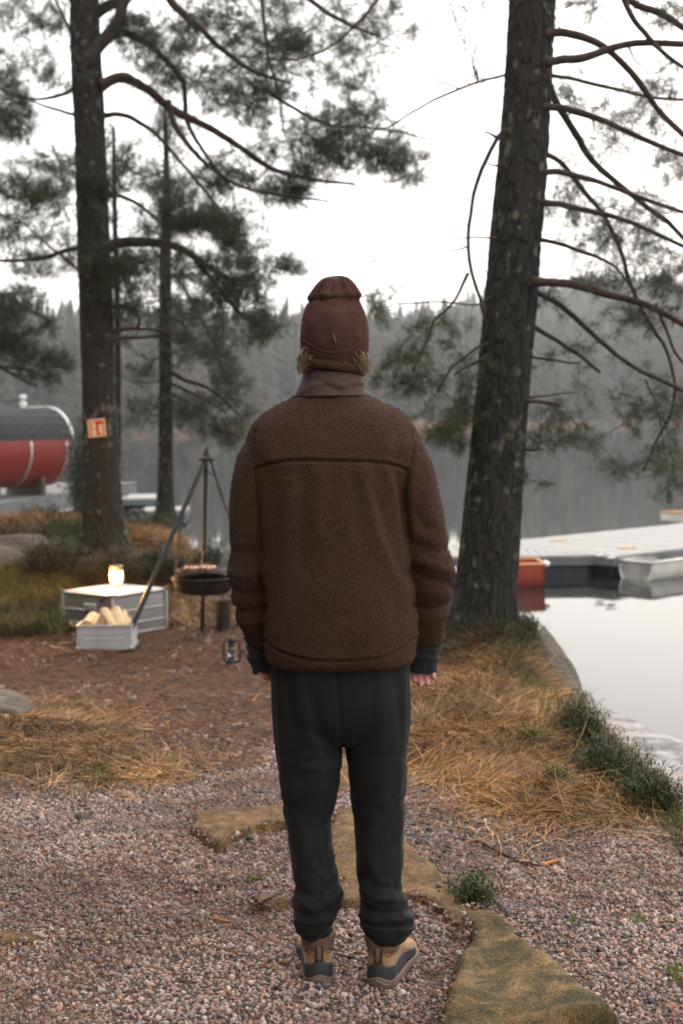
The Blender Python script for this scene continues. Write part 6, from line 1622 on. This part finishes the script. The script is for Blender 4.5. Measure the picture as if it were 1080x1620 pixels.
# cuff line: a thin raised rim that sags at the back
uu, vv = topx(V)
lined, _ = segdist(uu, vv, smoothline([(474, 536), (492, 547), (512, 556), (530, 558), (552, 554), (570, 543), (584, 528)], 30)[:, :2])
nr = V - np.array([hc[0], hc[1], 0]); nr[:, 2] = 0; nr /= np.linalg.norm(nr, axis=1)[:, None] + 1e-9
bk_ = (V[:, 1] < hc[1])
cyl, _ = segdist(uu, vv, np.array([(527, 530), (530, 546)]))
below = 0
V = V + nr * (.0022 * np.exp(-(lined / 1.3) ** 2) * bk_ - .0018 * np.exp(-((lined - 3) / 1.6) ** 2) * bk_)[:, None]
for ln__, wd, am in (([(527, 528), (528, 545)], 2.0, .002), ([(500, 470), (530, 486), (556, 474)], 6, -.003), ([(548, 450), (556, 470)], 3, .002), ([(486, 500), (500, 520), (505, 545)], 7, .0025), ([(520, 500), (522, 530)], 8, -.002)):
    V = V + nr * (crease(uu, vv, ln__, wd, am) * bk_)[:, None]
F = np.stack([ids[:-1].ravel(), np.roll(ids, -1, 1)[:-1].ravel(), np.roll(ids, -1, 1)[1:].ravel(), ids[1:].ravel()], 1)
bn = mesh('beanie', V, F, MT['knit'], pr)
MB().tube(smoothline(np.array([pp(527, 528, -.082), pp(529, 536, -.085), pp(532, 543, -.086)]), 8), .0016, 5).build('loose_stitch', MT['hair'], bn, True)

# hair: curled strands showing under the beanie on both sides and at the nape ----------------
hb = MB()
def strand(p0, pts, r_, n=14):
    q = smoothline(np.array([p0] + pts), n); q = q + R.normal(0, .0006, q.shape)
    hb.tube(q, r_ * np.linspace(1, .25, n), 4, False)
for i in range(190):
    s_ = -1 if i % 2 else 1
    if s_ > 0:
        sx, sy = R.uniform(560, 580), R.uniform(556, 574); ex, ey = R.uniform(570, 589), R.uniform(572, 594)
        p0 = pp(sx - 4, sy - 6, R.uniform(-.05, .05)); dy = R.uniform(-.06, .05)
        strand(p0, [pp(sx + 3, sy + 6, dy), pp((sx + ex) / 2 + R.uniform(-3, 3), ey + R.uniform(-6, 2), dy), pp(ex, ey - R.uniform(0, 9), dy), pp(ex + R.uniform(-5, 4), ey - R.uniform(3, 14), dy)], R.uniform(.0007, .0015))
    else:
        sx, sy = R.uniform(475, 492), R.uniform(552, 574); ex, ey = R.uniform(466, 482), R.uniform(566, 592)
        p0 = pp(sx + 3, sy - 6, R.uniform(-.05, .05)); dy = R.uniform(-.06, .05)
        strand(p0, [pp(sx - 3, sy + 4, dy), pp((sx + ex) / 2, ey - 5, dy), pp(ex + R.uniform(-2, 6), ey, dy), pp(ex + R.uniform(4, 16), ey - R.uniform(2, 12), dy)], R.uniform(.0007, .0015))
for i in range(70):   # nape tufts left and right of centre
    c_ = 486 if i % 2 else 564
    sx = c_ + R.uniform(-8, 10); sy = R.uniform(562, 574)
    dy = -.068 + .045 * ((sx - 526) / 46) ** 2
    sg_ = -1 if c_ < 520 else 1
    strand(pp(sx - sg_ * 6, sy - 8, dy + .02), [pp(sx, sy, dy - .004), pp(sx + sg_ * R.uniform(4, 12), sy + R.uniform(4, 12), dy - .006), pp(sx + sg_ * R.uniform(8, 20), sy + R.uniform(3, 14), dy - .002)], R.uniform(.0007, .0014))
hb.build('hair', MT['hair'], pr, True)['kind'] = 'stuff'

# mitts: fingerless knitted, ribbed ------------------------
for side, rows in (('l', [(410, 1004, .055, 22, .036), (411, 1016, .06, 23, .037), (412, 1028, .06, 22, .033), (414, 1042, .06, 21, .027), (418, 1054, .062, 20, .023), (420, 1061, .063, 19, .020)]),
                   ('r', [(677, 1000, .055, 23, .038), (676, 1014, .06, 25, .038), (673, 1030, .06, 23, .034), (671, 1044, .06, 22.5, .028), (670, 1056, .061, 22, .023), (669, 1063, .062, 20, .019)])):
    V_, F_ = limb(rows, 96, 8, e=2.3)
    V_ = np.array(V_); n_ = 96; k_ = len(V_) // n_
    cc = V_.reshape(k_, n_, 3).mean(1)
    aa_ = np.arange(n_); rb_ = .0007 * np.cos(aa_ * math.pi / 2)
    sl_ = np.linspace(0, 1, k_); wv = .0035 * np.sin(sl_ * 26) * (sl_ < .55) + .002 * np.sin(sl_ * 14 + 1)
    V_ = V_.reshape(k_, n_, 3); nrm = V_ - cc[:, None]; nrm /= np.linalg.norm(nrm, axis=2)[..., None]
    V_ = V_ + nrm * (rb_[None, :, None] + wv[:, None, None] + (fbm(V_[..., 0] * 40, V_[..., 1] * 40, V_[..., 2] * 40, s=6, o=2) - .5)[..., None] * .005)
    mesh('mitt', V_.reshape(-1, 3), F_[:-2], MT['mitt'], pr)

# boots ----------------------------------------------------
def boot(heel, yaw, sx):
    """heel: point at the back of the heel on the ground; local y forward, x right; sx +1 right boot"""
    cs_, sn_ = math.cos(yaw), math.sin(yaw)
    root = bpy.data.objects.new('boot', None); COL.objects.link(root); root.parent = pr
    root.location = V3(heel - np.array(pr.location))
    def W(p):
        p = np.asarray(p, float); return np.stack([heel[0] + p[..., 0] * cs_ + p[..., 1] * sn_, heel[1] - p[..., 0] * sn_ + p[..., 1] * cs_, heel[2] + p[..., 2]], -1)
    def outline(t):
        """half width along the foot, 0 heel .. 1 toe"""
        return np.interp(t, [0, .04, .12, .28, .5, .68, .84, .95, 1], [.0, .021, .034, .036, .037, .047, .044, .026, 0])
    def surf(th, z, off=0.0):
        """th 0..2pi, -pi/2 is the heel back"""
        # length and width of the horizontal section at z
        Lb = np.interp(z, [0, .02, .04, .07, .10, .125, .15, .17], [.010, .004, .0, .002, .006, .006, .0, -.002])          # back offset
        Lf = np.interp(z, [0, .03, .05, .065, .08, .10, .12, .145, .17], [.298, .300, .292, .262, .200, .160, .132, .112, .106])
        wk = np.interp(z, [0, .03, .05, .08, .11, .14, .17], [1.03, 1.05, 1.0, .93, .93, 1.0, 1.02])
        t = .5 + .5 * np.sin(th)
        y = Lb + (Lf - Lb) * t
        tt = y / .30
        ank = ss(.07, .12, z)
        w_ = outline(np.clip(tt, 0, 1)) 
        mid = (Lf + Lb) / 2; hl = (Lf - Lb) / 2
        ell = np.sqrt(np.clip(1 - ((y - mid) / hl) ** 2, 0, 1))
        foot_w = np.interp(np.clip((y - Lb) / (Lf - Lb), 0, 1), [0, .1, .25, .5, .68, .84, .95, 1], [.036, .036, .037, .038, .047, .046, .040, .038])
        tq_ = np.clip((y - Lb) / (Lf - Lb), 0, 1)
        foot_w = foot_w * np.sqrt(np.clip(1 - (1 - np.minimum(tq_ / .13, 1)) ** 2, 0, 1)) * np.sqrt(np.clip(1 - (1 - np.minimum((1 - tq_) / .16, 1)) ** 2, 0, 1))
        shaft_w = .045 * ell ** .75
        w_ = foot_w * (1 - ank) + shaft_w * ank
        x = np.sign(np.cos(th)) * w_ * wk + sx * .004 * ss(.3, .7, tt)
        nx_ = np.cos(th); ny_ = np.sin(th)
        return np.stack([x + nx_ * off, y + ny_ * off, z * np.ones_like(th)], -1)
    def patch(name, th0, th1, zlo, zhi, off, m_, nth=90, nz=14, closed=False, thick=.004, smooth=True):
        th = np.linspace(th0, th1, nth, endpoint=not closed)
        V = []
        for j in range(nz):
            t = j / (nz - 1); z = zlo(th) * (1 - t) + zhi(th) * t
            bul = np.sin(math.pi * t) * .0012
            o_ = np.array([surf(np.array([a_]), np.array([z_]), off + bul)[0] for a_, z_ in zip(th, z)]) if False else surf(th, z, off + bul)
            V.append(o_)
        # inner rim so that the edge has thickness
        V = [surf(th, zlo(th), off - thick)] + V + [surf(th, zhi(th), off - thick)]
        V = np.array(V); m2 = len(V)
        V = W(V.reshape(-1, 3)); ids = np.arange(m2 * nth).reshape(m2, nth)
        if closed: f = np.stack([ids[:-1].ravel(), np.roll(ids, -1, 1)[:-1].ravel(), np.roll(ids, -1, 1)[1:].ravel(), ids[1:].ravel()], 1)
        else: f = np.stack([ids[:-1, :-1].ravel(), ids[:-1, 1:].ravel(), ids[1:, 1:].ravel(), ids[1:, :-1].ravel()], 1)
        return mesh(name, V, f, MT[m_], root, smooth)
    k = lambda c: (lambda th: np.full_like(th, c))
    hb_ = -math.pi / 2
    g = lambda th, w_: np.exp(-((np.angle(np.exp(1j * (th - hb_)))) / w_) ** 2)
    patch('outsole', 0, 2 * math.pi, k(.002), k(.014), .003, 'lug', 120, 4, True)
    s_ = patch('sole', 0, 2 * math.pi, k(.010), lambda th: .030 + .016 * g(th, .75) + .004 * np.sin(th * 7), .0045, 'sole', 120, 10, True, .006)
    patch('heel_cup', hb_ - .42, hb_ + .42, k(.012), lambda th: .028 + .014 * g(th, .22), .0072, 'sole', 30, 6)
    patch('upper', 0, 2 * math.pi, k(.026), k(.132), 0, 'nubuck', 120, 26, True)
    patch('heel_counter', hb_ - 1.15, hb_ + 1.15, k(.032), lambda th: .074 + .012 * g(th, .5) - .012 * (1 - g(th, .9)) + .003 * np.cos((th - hb_) * 9), .003, 'boot_black', 70, 8)
    patch('side_overlay', hb_ + .95, hb_ + 2.1, k(.034), lambda th: .058 + .016 * np.cos((th - hb_ - 1.3) * 2.2), .0025, 'boot_black', 60, 6)
    patch('side_overlay', hb_ - 2.1, hb_ - .95, k(.034), lambda th: .058 + .016 * np.cos((th - hb_ + 1.3) * 2.2), .0025, 'boot_black', 60, 6)
    patch('collar_panel', 0, 2 * math.pi, lambda th: .118 - .016 * g(th, .45) * 1 + .006 * np.cos((th - hb_) * 4), lambda th: .150 - .006 * g(th, .6), .0022, 'boot_brown', 120, 10, True, .008)
    patch('quarter_panel', hb_ - 1.5, hb_ - .35, lambda th: .100 + .0 * th, lambda th: .112 + .006 * np.sin((th - hb_) * 3), .0018, 'boot_brown', 40, 4)
    patch('quarter_panel', hb_ + .35, hb_ + 1.5, lambda th: .100 + .0 * th, lambda th: .112 + .006 * np.sin((th - hb_) * -3), .0018, 'boot_brown', 40, 4)
    patch('pull_tab', hb_ - .16, hb_ + .16, k(.084), k(.125), .0040, 'lace', 8, 6)
    patch('pull_tab_stripe', hb_ - .06, hb_ + .06, k(.085), k(.124), .0055, 'boot_brown', 5, 5)
    for s2 in (-1, 1):
        patch('stitch_slot', hb_ + s2 * (.62 if s2 > 0 else .95), hb_ + s2 * (.95 if s2 > 0 else .62), lambda th: .106 + .012 * np.abs(th - hb_ - s2 * .78) * s2 * 1, lambda th: .1095 + .012 * np.abs(th - hb_ - s2 * .78) * s2, .0032, 'lug', 10, 3)
    # tongue and laces at the front
    tg = [W(np.array([0, y, z])) for y, z in ((.235, .066), (.20, .085), (.165, .105), (.14, .13), (.125, .158))]
    V_, F_ = loft([(c_, (.022 * cs_, -.022 * sn_, 0), (0.004 * sn_, .004 * cs_, .003), 2.2) for c_ in tg], 16)
    mesh('tongue', V_, F_, MT['boot_brown'], root)
    for y, z in ((.225, .076), (.205, .088), (.185, .1), (.168, .112), (.152, .126)):
        MB().tube(smoothline(W(np.array([[-.026, y - .012, z - .006], [0, y, z + .002], [.026, y - .012, z - .006]])), 8), .0022, 6).build('lace', MT['lace'], root, True)
    return root
boot(hL, YAW_L, -1); boot(hR, YAW_R, 1)
for rows in ([(497, 1440, -.01, 24, .042), (500, 1462, -.005, 23, .042), (504, 1480, .0, 22, .040), (506, 1495, .005, 21, .038)], [(608, 1450, -.015, 25, .042), (609, 1475, -.01, 24, .042), (609, 1492, -.005, 23, .042), (608, 1505, .0, 22, .040)]):
    V_, F_ = limb(rows, 32, 5); mesh('sock', V_, F_, MT['sock'], pr)
#PERSON_END

# ------------------------------------------------------------------ haze over the lake
def haze():
    m = bpy.data.materials.new('lake_haze'); m.use_nodes = True; t = m.node_tree
    t.nodes.remove(t.nodes['Principled BSDF'])
    pv = t.nodes.new('ShaderNodeVolumePrincipled'); pv.inputs['Color'].default_value = (.95, .965, 1, 1); pv.inputs['Density'].default_value = HAZE; pv.inputs['Anisotropy'].default_value = .55
    t.links.new(pv.outputs[0], t.nodes['Material Output'].inputs['Volume'])
    o = MB().box((0, 285, 35), (860, 720, 78), 0).build('haze', m); o['kind'] = 'stuff'
HAZE = .00068
haze()
